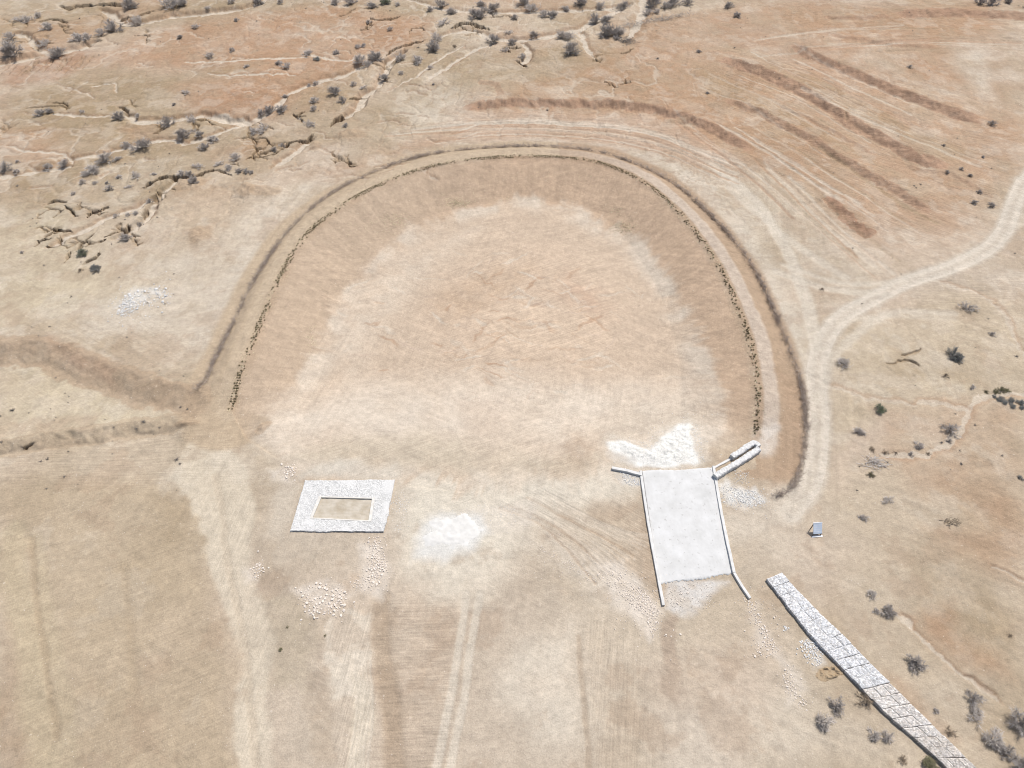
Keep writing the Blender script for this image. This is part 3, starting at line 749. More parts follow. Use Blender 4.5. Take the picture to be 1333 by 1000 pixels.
def mesh_obj(name, verts, faces, mat, parent=None, smooth=False, tint=None):
    me = bpy.data.meshes.new(name)
    me.from_pydata([tuple(v) for v in verts], [], [tuple(f) for f in faces])
    me.materials.append(mat)
    if smooth:
        me.polygons.foreach_set('use_smooth', [True] * len(me.polygons))
    if tint is not None:
        a = me.color_attributes.new('tint', 'FLOAT_COLOR', 'POINT')
        t = np.ones((len(verts), 4), np.float32); t[:, :3] = tint
        a.data.foreach_set('color', t.ravel())
    return link(bpy.data.objects.new(name, me), parent)

def tag(o, label=None, cat=None, group=None, kind=None):
    if label: o['label'] = label
    if cat: o['category'] = cat
    if group: o['group'] = group
    if kind: o['kind'] = kind
    return o

def empty(name, loc, label, cat, group=None, rz=0):
    o = link(bpy.data.objects.new(name, None))
    o.location = loc; o.rotation_euler = (0, 0, rz); o.empty_display_size = .3
    return tag(o, label, cat, group)

def copy_tree(o, parent=None):
    c = o.copy(); COL.objects.link(c)
    if parent: c.parent = parent
    for ch in o.children:
        copy_tree(ch, c)
    return c

# ground object
me = bpy.data.meshes.new('ground')
nv = NX * NY
me.vertices.add(nv)
co = np.empty((nv, 3), np.float32); co[:, 0] = (X + np.clip(DX, -.4, .4)).ravel(); co[:, 1] = (Y + np.clip(DY, -.4, .4)).ravel(); co[:, 2] = H.ravel()
me.vertices.foreach_set('co', co.ravel())
idx = np.arange(nv, dtype=np.int32).reshape(NY, NX)
q = np.stack([idx[:-1, :-1], idx[:-1, 1:], idx[1:, 1:], idx[1:, :-1]], -1).reshape(-1, 4)
nf = len(q)
me.loops.add(nf * 4); me.loops.foreach_set('vertex_index', q.ravel())
me.polygons.add(nf); me.polygons.foreach_set('loop_start', np.arange(0, nf * 4, 4, dtype=np.int32))
me.polygons.foreach_set('use_smooth', np.ones(nf, bool))
me.update(calc_edges=True); me.validate()
a = me.color_attributes.new('soil', 'FLOAT_COLOR', 'POINT')
cc = np.ones((nv, 4), np.float32); cc[:, :3] = C.reshape(-1, 3)
a.data.foreach_set('color', cc.ravel())
a = me.color_attributes.new('streaks', 'FLOAT_COLOR', 'POINT'); a.data.foreach_set('color', W.reshape(-1))
me.materials.append(MG)
tag(link(bpy.data.objects.new('ground', me)), kind='structure')

# ------------------------------------------------------------------ small mesh builders
class MB:
    def __init__(s): s.v = []; s.f = []
    def tube(s, a, b, r0, r1, n=3, cap=False):
        a = Vector(a); b = Vector(b); d = (b - a)
        if d.length < 1e-6: return
        d.normalize()
        u = d.orthogonal().normalized(); w = d.cross(u)
        i = len(s.v)
        for p, r in ((a, r0), (b, r1)):
            for k in range(n):
                t = 2 * math.pi * k / n
                s.v.append(p + u * (r * math.cos(t)) + w * (r * math.sin(t)))
        for k in range(n):
            s.f.append((i + k, i + (k + 1) % n, i + n + (k + 1) % n, i + n + k))
        if cap:
            s.f.append(tuple(i + n + k for k in range(n))); s.f.append(tuple(i + n - 1 - k for k in range(n)))
    def quad(s, c, u, w):
        i = len(s.v); c = Vector(c)
        s.v += [c - u - w, c + u - w, c + u + w, c - u + w]; s.f.append((i, i + 1, i + 2, i + 3))
    def build(s, name, mat, parent=None, smooth=False):
        return mesh_obj(name, s.v, s.f, mat, parent, smooth)

def rdir(rn, lo=-.2, hi=1.0):
    a = rn.uniform(0, 6.283); z = rn.uniform(lo, hi); h = math.sqrt(max(0, 1 - z * z))
    return Vector((h * math.cos(a), h * math.sin(a), z))

def bush_parts(seed, flat=.8, dense=1.0, leafy=False, lop=0.0, tw=.0095):
    """unit bush (radius about 1): stems, twigs, optional leaves"""
    rn = random.Random(seed)
    stem, twig, leaf = MB(), MB(), MB()
    nst = rn.randint(11, 14)
    lobes = [rn.uniform(.6, 1.1) for _ in range(6)]
    for i in range(nst):
        a = 6.283 * i / nst + rn.uniform(-.3, .3)
        reach = lobes[int(a / 6.284 * 6) % 6] * (1 - lop * (.5 + .5 * math.cos(a)))
        el = rn.uniform(.25, 1.45)
        d = Vector((math.cos(a) * math.cos(el), math.sin(a) * math.cos(el), math.sin(el) * flat))
        p0 = Vector((rn.uniform(-.1, .1), rn.uniform(-.1, .1), -.05))
        p1 = p0 + d * reach * .42 + Vector((0, 0, .06)); p2 = p0 + d * reach * .8 + Vector((rn.uniform(-.1, .1), rn.uniform(-.1, .1), .08))
        stem.tube(p0, p1, .034, .024, 4); stem.tube(p1, p2, .024, .012, 4)
        for j in range(int(8 * dense)):
            t = rn.uniform(.25, 1); b0 = p0.lerp(p1, t * 2) if t < .5 else p1.lerp(p2, t * 2 - 1)
            dd = (d + rdir(rn, -.5, .9) * .85).normalized()
            b1 = b0 + dd * rn.uniform(.2, .42) * reach
            b1.z = max(b1.z, .03)
            twig.tube(b0, b1, tw * 1.4, tw, 3)
            for k in range(int(9 * dense)):
                c0 = b0.lerp(b1, rn.uniform(.2, 1)); ee = (dd + rdir(rn, -.6, .9) * .9).normalized()
                c1 = c0 + ee * rn.uniform(.12, .36)
                c1.z = max(c1.z, .02)
                twig.tube(c0, c1, tw, tw * .5, 3)
                if leafy:
                    for q in range(2):
                        c = c0.lerp(c1, rn.uniform(.2, 1)); u = rdir(rn, -1, 1); w = u.orthogonal().normalized()
                        leaf.quad(c, u * rn.uniform(.025, .05), w * rn.uniform(.012, .022))
    return stem, twig, leaf

def make_bush(name, seed, mat, leafmat=None, split=True, **kw):
    st, tw, lf = bush_parts(seed, leafy=leafmat is not None, **kw)
    if not split:
        tw.f += [tuple(i + len(tw.v) for i in f) for f in st.f]; tw.v += st.v
        return tw.build(name, mat)
    root = link(bpy.data.objects.new(name, None)); root.empty_display_size = .3
    st.build('stems', M_STEM, root); tw.build('twigs', mat, root)
    if leafmat: lf.build('leaves', leafmat, root)
    return root

PROTO = {}
def proto(kind, v, near):
    key = (kind, v, near)
    if key not in PROTO:
        sd = 100 + v * 13 + ord(kind)
        if kind == 'g': o = make_bush('thornbush', sd, M_TWIG, None, near, lop=.35 * (v % 2), flat=.75 + .1 * (v % 3))
        elif kind == 'd': o = make_bush('thornbush', sd, M_TWIGD, None, near, dense=1.15, flat=.85, lop=.2 * (v % 2))
        elif kind == 'b': o = make_bush('dry_shrub', sd, M_DRY, None, near, flat=.6, dense=.8)
        elif kind == 'o': o = make_bush('leafy_shrub', sd, M_DRY, M_LEAF, True, flat=.7)
        elif kind == 'k': o = make_bush('leafy_shrub', sd, M_TWIGD, M_LEAFG, True, flat=.9)
        elif kind == 'c': o = make_bush('leafy_shrub', sd, M_TWIGD, M_LEAFB, True, flat=.7)
        PROTO[key] = o
        return o
    return copy_tree(PROTO[key])

def put_bush(px, py, w, kind, label, group=None):
    m = depth_px(px, py)
    rad = w * m * .5 * (1.27 + .14 * (py < 330))
    x, y, z = gpx(px, py + w * .16)
    v = random.randint(0, 4) if kind in 'gd' else random.randint(0, 1)
    o = proto(kind, v, py > 330)
    o.location = (x, y, z - .04); o.rotation_euler = (0, 0, random.uniform(0, 6.28))
    o.scale = (rad * random.uniform(.92, 1.08), rad * random.uniform(.92, 1.08), rad * random.uniform(.72, .9))
    return tag(o, label, 'bush' if kind in 'gd' else 'shrub', group)

ORD = ['leftmost', 'second', 'third', 'fourth', 'fifth', 'sixth', 'seventh', 'eighth', 'ninth', 'tenth', 'eleventh', 'twelfth']
# (phrase, group, entries); an entry is (px, py, width px, kind, own label or None)
BUSHES = [
 ('along the upper left gully', 'thornbushes of the upper left gully', [
   (17, 70, 30, 'd', 'dense grey thornbush at the left edge just above the pale sandy gully'), (77, 70, 23, 'd', 'spiky grey thornbush growing in the bend of the pale gully, upper left'),
   (101, 49, 18, 'g', None), (114, 48, 16, 'g', None), (132, 43, 14, 'g', None), (148, 37, 22, 'd', None), (180, 30, 19, 'g', None), (62, 35, 17, 'g', None), (33, 27, 18, 'g', None), (58, 55, 16, 'g', None), (50, 21, 10, 'g', None), (14, 48, 15, 'g', None)]),
 ('at the top edge, upper left', 'thornbushes at the top edge, left', [
   (170, 7, 22, 'd', 'bushy dark thornbush at the right end of the dark undercut bank at top left'), (222, 6, 22, 'g', None), (238, 4, 20, 'd', None), (302, 2, 12, 'g', None), (337, 4, 16, 'd', None), (365, 3, 10, 'g', None), (437, 3, 14, 'g', None), (272, 15, 8, 'g', None), (308, 26, 8, 'g', None)]),
 ('on the bare red slope', 'thornbushes on the red slope', [
   (255, 35, 11, 'g', None), (235, 48, 9, 'd', None), (274, 73, 12, 'g', None), (302, 65, 9, 'g', None), (321, 86, 8, 'g', None), (242, 120, 10, 'g', None), (227, 136, 6, 'd', None)]),
 ('at the right end of the red slope', 'thornbushes at the end of the red slope', [
   (363, 82, 11, 'g', None), (374, 86, 12, 'g', None), (400, 69, 15, 'g', None), (413, 77, 8, 'c', 'small bluish shrub beside a thornbush at the right end of the red slope'), (438, 68, 10, 'g', None)]),
 ('beside the thin winding wash', 'thornbushes by the winding wash', [
   (52, 147, 13, 'd', None), (65, 145, 12, 'd', None), (107, 145, 7, 'g', None), (155, 152, 17, 'd', 'tall grey thornbush left of the widened mouth of the winding wash'), (180, 151, 9, 'g', None), (219, 160, 18, 'd', 'rounded thornbush in the open just below the winding wash'), (250, 155, 12, 'g', None)]),
 ('in the thicket between two washes', 'thornbushes in the thicket', [
   (238, 176, 18, 'd', 'largest, densest thornbush of the thicket between the two pale washes'), (250, 169, 12, 'g', None), (260, 175, 12, 'd', None), (277, 181, 16, 'g', None), (266, 191, 13, 'd', None)]),
 ('at the lower wash\'s left end', 'thornbushes at the end of the lower wash', [
   (186, 188, 25, 'd', 'wide thornbush with dark core at the left end of the lower pale wash'), (165, 189, 14, 'g', None), (154, 206, 10, 'g', None), (138, 208, 20, 'd', None), (121, 221, 22, 'g', None), (113, 226, 12, 'g', None), (108, 237, 10, 'g', None), (124, 238, 7, 'g', None)]),
 ('along the short wash near the left edge', 'thornbushes near the left edge', [
   (8, 219, 17, 'd', None), (23, 210, 7, 'g', None), (23, 225, 10, 'g', None), (63, 217, 13, 'g', None), (84, 212, 14, 'd', None), (96, 252, 7, 'g', None)]),
 ('left of the long dark crack', 'thornbushes left of the crack', [
   (177, 228, 12, 'g', None), (155, 230, 9, 'g', None), (201, 226, 7, 'g', None), (143, 245, 11, 'd', None), (168, 243, 8, 'g', None), (139, 238, 6, 'd', None)]),
 ('growing over the long dark crack', 'thornbushes over the crack', [
   (236, 225, 12, 'g', None), (247, 226, 11, 'd', None), (253, 235, 13, 'd', None), (258, 216, 12, 'g', None), (285, 213, 10, 'g', None), (307, 205, 14, 'g', None), (299, 218, 12, 'g', None), (312, 223, 9, 'd', None), (321, 223, 10, 'd', None), (328, 224, 8, 'd', None)]),
 ('on the khaki rise right of the winding wash', 'thornbushes on the khaki rise', [
   (341, 148, 13, 'd', None), (352, 145, 16, 'd', None), (367, 143, 15, 'd', None), (331, 171, 14, 'g', None), (342, 170, 15, 'g', None), (357, 195, 9, 'd', None), (367, 191, 10, 'd', None), (372, 125, 9, 'g', None)]),
 ('on the khaki rise beside the narrow gully', 'thornbushes beside the narrow gully', [
   (403, 111, 8, 'g', None), (411, 109, 9, 'g', None), (437, 119, 18, 'd', None), (446, 131, 11, 'd', None), (409, 131, 13, 'g', None), (408, 142, 10, 'g', None), (390, 153, 14, 'g', None), (404, 161, 12, 'g', None), (450, 163, 9, 'd', None), (460, 110, 9, 'g', None), (473, 114, 8, 'g', None)]),
 ('among the ragged gully heads', 'shrubs among the gully heads', [
   (195, 262, 9, 'd', None), (182, 291, 9, 'd', None), (165, 309, 17, 'd', 'low dark thornbush hanging over the lower end of the pale gully left of the pan'), (177, 277, 8, 'g', None), (167, 279, 7, 'g', None), (151, 281, 8, 'g', None), (108, 329, 14, 'k', 'dark green shrub in the lowest gully head left of the pan'), (125, 348, 15, 'c', 'bluish green low shrub below the lowest gully heads'), (105, 351, 8, 'b', None), (29, 328, 6, 'g', 'tiny lone tuft on pale ground left of the gully heads')]),
 ('at the top edge, centre left', 'thornbushes at the top edge, centre left', [
   (457, 3, 14, 'd', None), (485, 8, 15, 'd', None), (502, 3, 12, 'k', 'bright green shrub at the top edge left of centre'), (518, 6, 8, 'g', None), (560, 13, 10, 'g', None), (575, 8, 15, 'd', None), (588, 15, 14, 'g', None), (577, 29, 14, 'g', None)]),
 ('around the undercut bank, top centre', 'thornbushes around the undercut bank', [
   (627, 5, 13, 'g', None), (641, 12, 18, 'd', None), (618, 19, 17, 'd', None), (629, 15, 14, 'g', None), (626, 33, 17, 'd', 'dark dense thornbush standing in the undercut bank at top centre'), (642, 51, 17, 'd', 'dense thornbush at the bend of the pale wash at top centre'), (670, 23, 11, 'd', None), (662, 42, 8, 'g', None), (666, 55, 12, 'd', None), (657, 65, 9, 'g', None), (695, 46, 12, 'd', None)]),
 ('along the straight wash, top edge', 'thornbushes along the straight wash', [
   (682, 3, 18, 'd', None), (692, 12, 17, 'g', None), (708, 19, 14, 'g', None), (720, 20, 13, 'd', None), (738, 12, 13, 'g', None), (757, 3, 18, 'd', None), (781, 10, 13, 'g', None), (811, 8, 19, 'd', None)]),
 ('by the fork of the washes', 'thornbushes by the fork', [
   (731, 47, 13, 'g', None), (740, 48, 14, 'g', None), (743, 66, 24, 'd', 'low dark thornbush alone below the fork of the washes'), (775, 28, 18, 'd', None), (788, 25, 18, 'd', None), (790, 43, 22, 'd', None), (804, 44, 20, 'd', None), (680, 82, 12, 'g', 'grey thornbush in the dark pit at the end of a short pale rill')]),
 ('at the top edge right of centre', 'thornbushes at the top edge, right of centre', [
   (850, 4, 20, 'd', None), (866, 8, 14, 'g', None), (876, 4, 18, 'd', None), (895, 4, 13, 'd', None), (843, 17, 12, 'g', None), (855, 15, 10, 'g', None)]),
 ('beside the narrow gully above the pan', 'thornbushes above the pan', [
   (568, 50, 17, 'g', None), (565, 63, 20, 'd', None), (545, 78, 18, 'g', None), (522, 76, 14, 'g', None), (468, 83, 17, 'g', None), (478, 84, 13, 'g', None), (490, 75, 18, 'd', None), (466, 61, 9, 'g', None), (473, 59, 9, 'g', None), (508, 38, 9, 'g', None), (480, 29, 8, 'g', None), (501, 101, 14, 'd', None)]),
 ('in the open above the pan', 'small thornbushes in the open above the pan', [
   (522, 95, 8, 'g', None), (560, 88, 8, 'g', None), (592, 60, 7, 'b', None), (564, 110, 5, 'd', None)]),
 ('on the red ground at top right', 'small thornbushes at top right', [
   (948, 8, 12, 'd', None), (960, 20, 10, 'd', None), (910, 67, 8, 'd', None), (1276, 3, 13, 'd', None), (1290, 4, 16, 'd', None), (1312, 2, 12, 'd', None), (856, 76, 4, 'd', None)]),
 ('on the cut terraces at upper right', 'small shrubs on the terraces', [
   (1184, 87, 7, 'd', None), (1291, 161, 10, 'd', None), (1233, 224, 6, 'd', None), (1251, 220, 6, 'd', None), (1263, 228, 7, 'd', None), (1228, 189, 5, 'd', None), (1279, 204, 6, 'g', None), (921, 121, 6, 'd', None)]),
 ('left of the pale road', 'small shrubs left of the road', [
   (1274, 250, 7, 'd', None), (1267, 263, 9, 'd', None), (1291, 267, 10, 'd', None)]),
 ('inside the curve of the road', 'shrubs inside the curve of the road', [
   (1260, 399, 18, 'g', 'round grey thornbush on the plain right of the pale road'), (1291, 434, 9, 'd', 'small dark pointed shrub below the round grey thornbush, far right'),
   (1243, 462, 23, 'c', 'big dark bluish green shrub on the plain right of the road'), (1097, 471, 18, 'g', 'flat brownish thornbush closest to the pale road'),
   (1231, 488, 10, 'b', None), (1266, 504, 10, 'g', None), (1145, 532, 15, 'k', 'dark green upright shrub in the middle of the right plain'), (1070, 376, 7, 'b', None)]),
 ('beside the foot path at the right edge', 'low green shrubs beside the foot path', [
   (1297, 509, 8, 'o', None), (1304, 507, 9, 'o', None), (1311, 508, 8, 'o', None), (1301, 519, 10, 'c', None), (1308, 523, 9, 'c', None), (1316, 521, 10, 'c', None), (1318, 528, 9, 'c', None), (1328, 523, 10, 'c', None), (1283, 509, 6, 'o', None), (1330, 530, 8, 'c', None), (1294, 516, 6, 'c', None)]),
 ('below the foot path on the right plain', 'thornbushes below the foot path', [
   (1119, 560, 17, 'g', None), (1236, 557, 21, 'd', 'thornbush touching the bend of the foot path on the right plain'), (1235, 573, 9, 'd', None), (1196, 579, 15, 'g', None), (1135, 584, 9, 'b', None), (1152, 588, 9, 'b', None), (1166, 589, 7, 'b', None), (1185, 591, 8, 'd', None), (1208, 590, 7, 'b', None)]),
 ('near the grey heap of cut branches', 'dry shrubs near the branch heap', [
   (1133, 617, 9, 'o', None), (1155, 650, 13, 'g', None), (1123, 673, 14, 'g', None), (1328, 621, 8, 'c', None)]),
 ('between the signboard and the gabion wall', 'thornbushes near the signboard', [
   (1134, 772, 14, 'g', None), (1140, 794, 11, 'g', None), (1155, 793, 19, 'd', None)]),
 ('above the lower end of the gabion wall', 'thornbushes above the gabion wall', [
   (1190, 860, 27, 'd', 'round dark thornbush alone on the upper side of the gabion wall'), (1267, 907, 22, 'd', None), (1268, 926, 24, 'g', None), (1218, 924, 10, 'g', None), (1293, 960, 34, 'g', 'wide sprawling grey thornbush above the lower end of the gabion wall'), (1306, 975, 22, 'd', None), (1328, 940, 38, 'd', 'large brown black thornbush cut by the right edge near the bottom corner'), (1328, 992, 38, 'd', 'thornbush in the bottom right corner'), (1236, 952, 14, 'b', None), (1315, 827, 7, 'b', None)]),
 ('below the gabion wall', 'thornbushes below the gabion wall', [
   (1088, 917, 22, 'd', 'dark upper half of a thornbush pair below the gabion wall'), (1072, 938, 27, 'g', 'straggly lower left thornbush of the pair below the gabion wall'), (1126, 910, 23, 'b', 'thin brownish thornbush close under the gabion wall'), (1138, 955, 20, 'g', None), (1154, 958, 18, 'g', None), (1210, 993, 22, 'o', 'olive shrub at the bottom edge tight against the gabion wall'), (1175, 988, 14, 'b', None)]),
 ('on the churned ground below the stone frame', 'green tufts below the stone frame', [
   (365, 845, 6, 'o', None), (374, 816, 4, 'o', None), (423, 827, 4, 'o', None)]),
]
KW = {'g': 'grey leafless thornbush', 'd': 'dark grey thornbush', 'b': 'dry brown shrub', 'o': 'olive green tuft', 'k': 'green shrub', 'c': 'bluish green shrub'}
for phrase, grp, ents in BUSHES:
    byk = {}
    for e in ents:
        if e[4] is None: byk.setdefault(e[3], []).append(e)
    for k, es in byk.items():
        es.sort(key=lambda e: e[0])
        for i, e in enumerate(es):
            if len(es) == 1: lab = f"{KW[k]} {phrase}"
            elif i == len(es) - 1: lab = f"rightmost {KW[k]} {phrase}"
            else: lab = f"{ORD[i]} {KW[k]} {'from the left ' if i else ''}{phrase}"
            put_bush(e[0], e[1], e[2], k, lab, grp)
    for e in ents:
        if e[4]: put_bush(e[0], e[1], e[2], e[3], e[4], grp)

# heaps of cut branches
def branch_heap(px, py, w, h, n, mat, name, label, seed, rz=0.0):
    rn = random.Random(seed)
    m = depth_px(px, py); x, y, z = gpx(px, py)
    b = MB()
    for i in range(n):
        cx, cy = rn.gauss(0, w * m * .22), rn.gauss(0, h * m * .3)
        c = Vector((cx, cy, rn.uniform(.03, .5) * max(.2, 1 - abs(cx) / (w * m * .5))))
        a = rn.gauss(rz, .7); el = rn.uniform(-.1, .5); L = rn.uniform(.25, 1.0) * w * m * .16
        d = Vector((math.cos(a) * math.cos(el), math.sin(a) * math.cos(el), math.sin(el)))
        b.tube(c - d * L, c + d * L, rn.uniform(.02, .05), .012, 4)
        for j in range(3):
            c2 = c + d * L * rn.uniform(-.3, 1); d2 = (d + rdir(rn, -.3, .8)).normalized()
            b.tube(c2, c2 + d2 * L * .6, .016, .008, 3)
    for i, v in enumerate(b.v): v.z = max(v.z, .01)
    o = b.build(name, mat); o.location = (x, y, z)
    return tag(o, label, 'branches')
branch_heap(1140, 604, 36, 20, 70, M_TWIG, 'branch_heap', 'grey heap of cut branches lying on the right plain', 3, -.6)
branch_heap(816, 54, 30, 16, 80, M_STEM, 'branch_heap', 'dark brown heap of cut brush beside the fork of washes at top', 4)
branch_heap(1240, 681, 26, 8, 36, M_DRY, 'branch_heap', 'flat brown scatter of dead twigs at the right below the plain', 5, .2)
branch_heap(1330, 10, 12, 6, 14, M_STEM, 'branch_heap', 'small dark brush heap in the top right corner', 6)

# ------------------------------------------------------------------ brush fence round the pan
def brush_line(pts, per_m, r, hgt, seed, mat, name, label, cat):
    rn = random.Random(seed); b = MB()
    for i in range(len(pts) - 1):
        p, q_ = pts[i], pts[i + 1]; L = float(np.linalg.norm(q_ - p))
        tang = math.atan2(q_[1] - p[1], q_[0] - p[0])
        k0 = .75 + .35 * math.sin(i * .37) + rn.uniform(-.5, .6)
        gap = 0.25 if rn.random() < .06 else 1
        for k in range(int(per_m * L * max(.4, k0) * gap)):
            t = rn.random(); x, y = p + (q_ - p) * t
            ox, oy = rn.gauss(0, r * .5), rn.gauss(0, r * .5)
            x += ox; y += oy; z = hz(x, y)
            c = Vector((x, y, z + rn.uniform(0, hgt * .55)))
            a = tang + rn.gauss(0, .8) + (math.pi if rn.random() < .5 else 0); el = rn.uniform(-.05, .9)
            d = Vector((math.cos(a) * math.cos(el), math.sin(a) * math.cos(el), math.sin(el)))
            l = rn.uniform(.3, .75) * (1.5 if rn.random() < .12 else 1)
            e = c + d * l; e.z = max(e.z, z + .03)
            b.tube(c, e, rn.uniform(.014, .024), .008, 3)
            d2 = (d + rdir(rn, -.4, .9)).normalized(); m_ = c.lerp(e, .5)
            b.tube(m_, m_ + d2 * l * .5, .012, .006, 3)
    o = b.build(name, mat)
    return tag(o, label, cat)
brush_line(fenceW, 46, .3, .5, 21, M_FENCE, 'brush_fence', 'long curved fence of piled grey thorn branches round the outside of the pan', 'fence')
brush_line(smooth_line(ats([(812, 35), (830, 31), (850, 28), (870, 25), (905, 17)]), 1.2), 30, .8, 1.1, 22, M_TWIGD, 'brush_fence', 'short straight brush barrier of thorn branches at the top right of centre', 'fence')

# ------------------------------------------------------------------ planted tufts along the inner rim
def tuft_mesh(seed):
    rn = random.Random(seed); b = MB()
    for k in range(22):
        d = rdir(rn, .15, 1); p = Vector((rn.uniform(-.25, .25), rn.uniform(-.25, .25), -.02))
        u = d.cross(Vector((0, 0, 1))).normalized() * .07
        i = len(b.v); e = p + d * rn.uniform(.5, 1)
        b.v += [p - u, p + u, e, p + Vector((0, 0, .05)) + d * .3]; b.f += [(i, i + 1, i + 3), (i + 1, i + 2, i + 3), (i, i + 3, i + 2)]
    return b
tm = []
for s in range(5):
    b = tuft_mesh(s); me_ = bpy.data.meshes.new('rim_tuft'); me_.from_pydata([tuple(v) for v in b.v], [], b.f); me_.materials.append(M_TUFT); tm.append((me_, b))
rim_f = smooth_line(ats(RIM, CREST), .35)
cand = []
nr = len(rim_f)
for i in range(nr - 1):
    p = rim_f[i]; t_ = rim_f[i + 1] - p; nrm = np.array([-t_[1], t_[0]]) / (np.linalg.norm(t_) + 1e-9)
    s = i / nr
    for row in (-.22, .02, .24):
        dens = 1.15 if s < .68 else .75
        if random.random() < dens * (.65 + .35 * math.sin(i * .21 + row)):
            o = nrm * (row + random.uniform(-.12, .12)); cand.append((p[0] + o[0] + random.uniform(-.1, .1), p[1] + o[1], s))
cand.sort(key=lambda c: c[1])
stuffv, stufff = [], []
PART = {'l': ('small dark tuft in the planted row along the left rim of the pan', 'tufts along the left rim'),
        'r': ('small dark tuft in the planted row along the right rim of the pan', 'tufts along the right rim')}
for n_, (x, y, s) in enumerate(cand):
    me_, b = tm[n_ % 5]; sc = random.uniform(.16, .33); z = hz(x, y); rz = random.uniform(0, 6.28)
    if n_ < 300:
        o = link(bpy.data.objects.new('rim_tuft', me_)); o.location = (x, y, z); o.scale = (sc,) * 3; o.rotation_euler = (0, 0, rz)
        lab, g = PART['l' if x < 0 else 'r']; tag(o, lab, 'tuft', g)
    else:
        i0 = len(stuffv); c_, s_ = math.cos(rz), math.sin(rz)
        stuffv += [(x + sc * (v.x * c_ - v.y * s_), y + sc * (v.x * s_ + v.y * c_), z + sc * v.z) for v in b.v]
        stufff += [tuple(i0 + i for i in f) for f in b.f]
tag(mesh_obj('rim_planting', stuffv, stufff, M_TUFT), kind='stuff')
print('tufts', len(cand))

# dry straw patches on the pan slope, loose litter
b = MB(); rn = random.Random(5)
for (px, py, rx, ry, n) in [(595, 265, 16, 5, 260), (515, 288, 14, 9, 160), (812, 296, 16, 8, 220), (800, 275, 12, 5, 60), (405, 440, 6, 14, 60), (480, 300, 30, 12, 60), (640, 260, 60, 8, 60), (750, 230, 120, 12, 70)]:
    for k in range(n):
        x, y, z = gpx(rn.gauss(px, rx * .6), rn.gauss(py, ry * .6))
        d = rdir(rn, .0, .6); b.tube((x, y, z), Vector((x, y, z + .02)) + d * rn.uniform(.1, .35), .022, .008, 3)
for k in range(700):
    p = rim_f[rn.randrange(len(rim_f))]; x, y = p[0] + rn.gauss(0, .35), p[1] + rn.gauss(0, .35); z = hz(x, y)
    d = rdir(rn, .0, .5); b.tube((x, y, z), Vector((x, y, z + .03)) + d * rn.uniform(.1, .3), .035, .015, 3)
tag(b.build('dry_straw', M_STRAW), kind='stuff')

stuffv, stufff = [], []
for n_ in range(1500):
    px, py = random.uniform(-20, 1350), random.uniform(0, 1) ** 1.3 * 640
    if 250 < px < 1060 and 150 < py: continue
    if px > 560 and random.random() < .5: continue
    if px > 880 and random.random() < .6: continue
    if vn(np.array([px / 60.]), np.array([py / 30.]), 9)[0] < random.uniform(-.6, .5): continue
    x, y, z = gpx(px, py); _, b = tm[n_ % 5]; sc = random.uniform(.10, .32) * (1.0 if random.random() < .85 else 1.6); rz = random.uniform(0, 6.28)
    i0 = len(stuffv); c_, s_ = math.cos(rz), math.sin(rz)
    stuffv += [(x + sc * (v.x * c_ - v.y * s_), y + sc * (v.x * s_ + v.y * c_), z + sc * v.z) for v in b.v]
    stufff += [tuple(i0 + i for i in f) for f in b.f]
tag(mesh_obj('dry_tufts', stuffv, stufff, M_STEM), kind='stuff')

# ------------------------------------------------------------------ rocks
def rock_mesh(seed, sub=2):
    bm = bmesh.new(); bmesh.ops.create_icosphere(bm, subdivisions=sub, radius=1)
    rn = random.Random(seed)
    planes = [(rdir(rn, -1, 1), rn.uniform(.55, .9)) for _ in range(9)]
    sc = Vector((1, rn.uniform(.65, .95), rn.uniform(.5, .75)))
    for v in bm.verts:
        for n_, d_ in planes:
            e = v.co.dot(n_) - d_
            if e > 0: v.co -= n_ * e
        v.co = Vector((v.co.x * sc.x, v.co.y * sc.y, v.co.z * sc.z))
    me_ = bpy.data.meshes.new('rock'); bm.to_mesh(me_); bm.free(); return me_
ROCKS = {}
for tone, mat in (('p', M_ROCKP), ('w', M_ROCKW)):
    ROCKS[tone] = []
    for s in range(6):
        r_ = rock_mesh(s + 40); r_.materials.append(mat); ROCKS[tone].append(r_)
small_src = [rock_mesh(s + 60, 1) for s in range(5)]
small = {'p': ([], []), 'w': ([], [])}
def small_rock(x, y, r, tone):
    V, F = small[tone]; m_ = random.choice(small_src); z = hz(x, y); i0 = len(V); a = random.uniform(0, 6.28); c_, s_ = math.cos(a), math.sin(a)
    for v in m_.vertices: V.append((x + r * (v.co.x * c_ - v.co.y * s_), y + r * (v.co.x * s_ + v.co.y * c_), z + r * (v.co.z + .3)))
    for p in m_.polygons: F.append(tuple(i0 + i for i in p.vertices))
def inpoly(px, py, P):
    r_ = False
    for i in range(len(P)):
        ax, ay = P[i]; bx, by = P[(i + 1) % len(P)]
        if (ay > py) != (by > py) and px < (bx - ax) * (py - ay) / (by - ay) + ax: r_ = not r_
    return r_
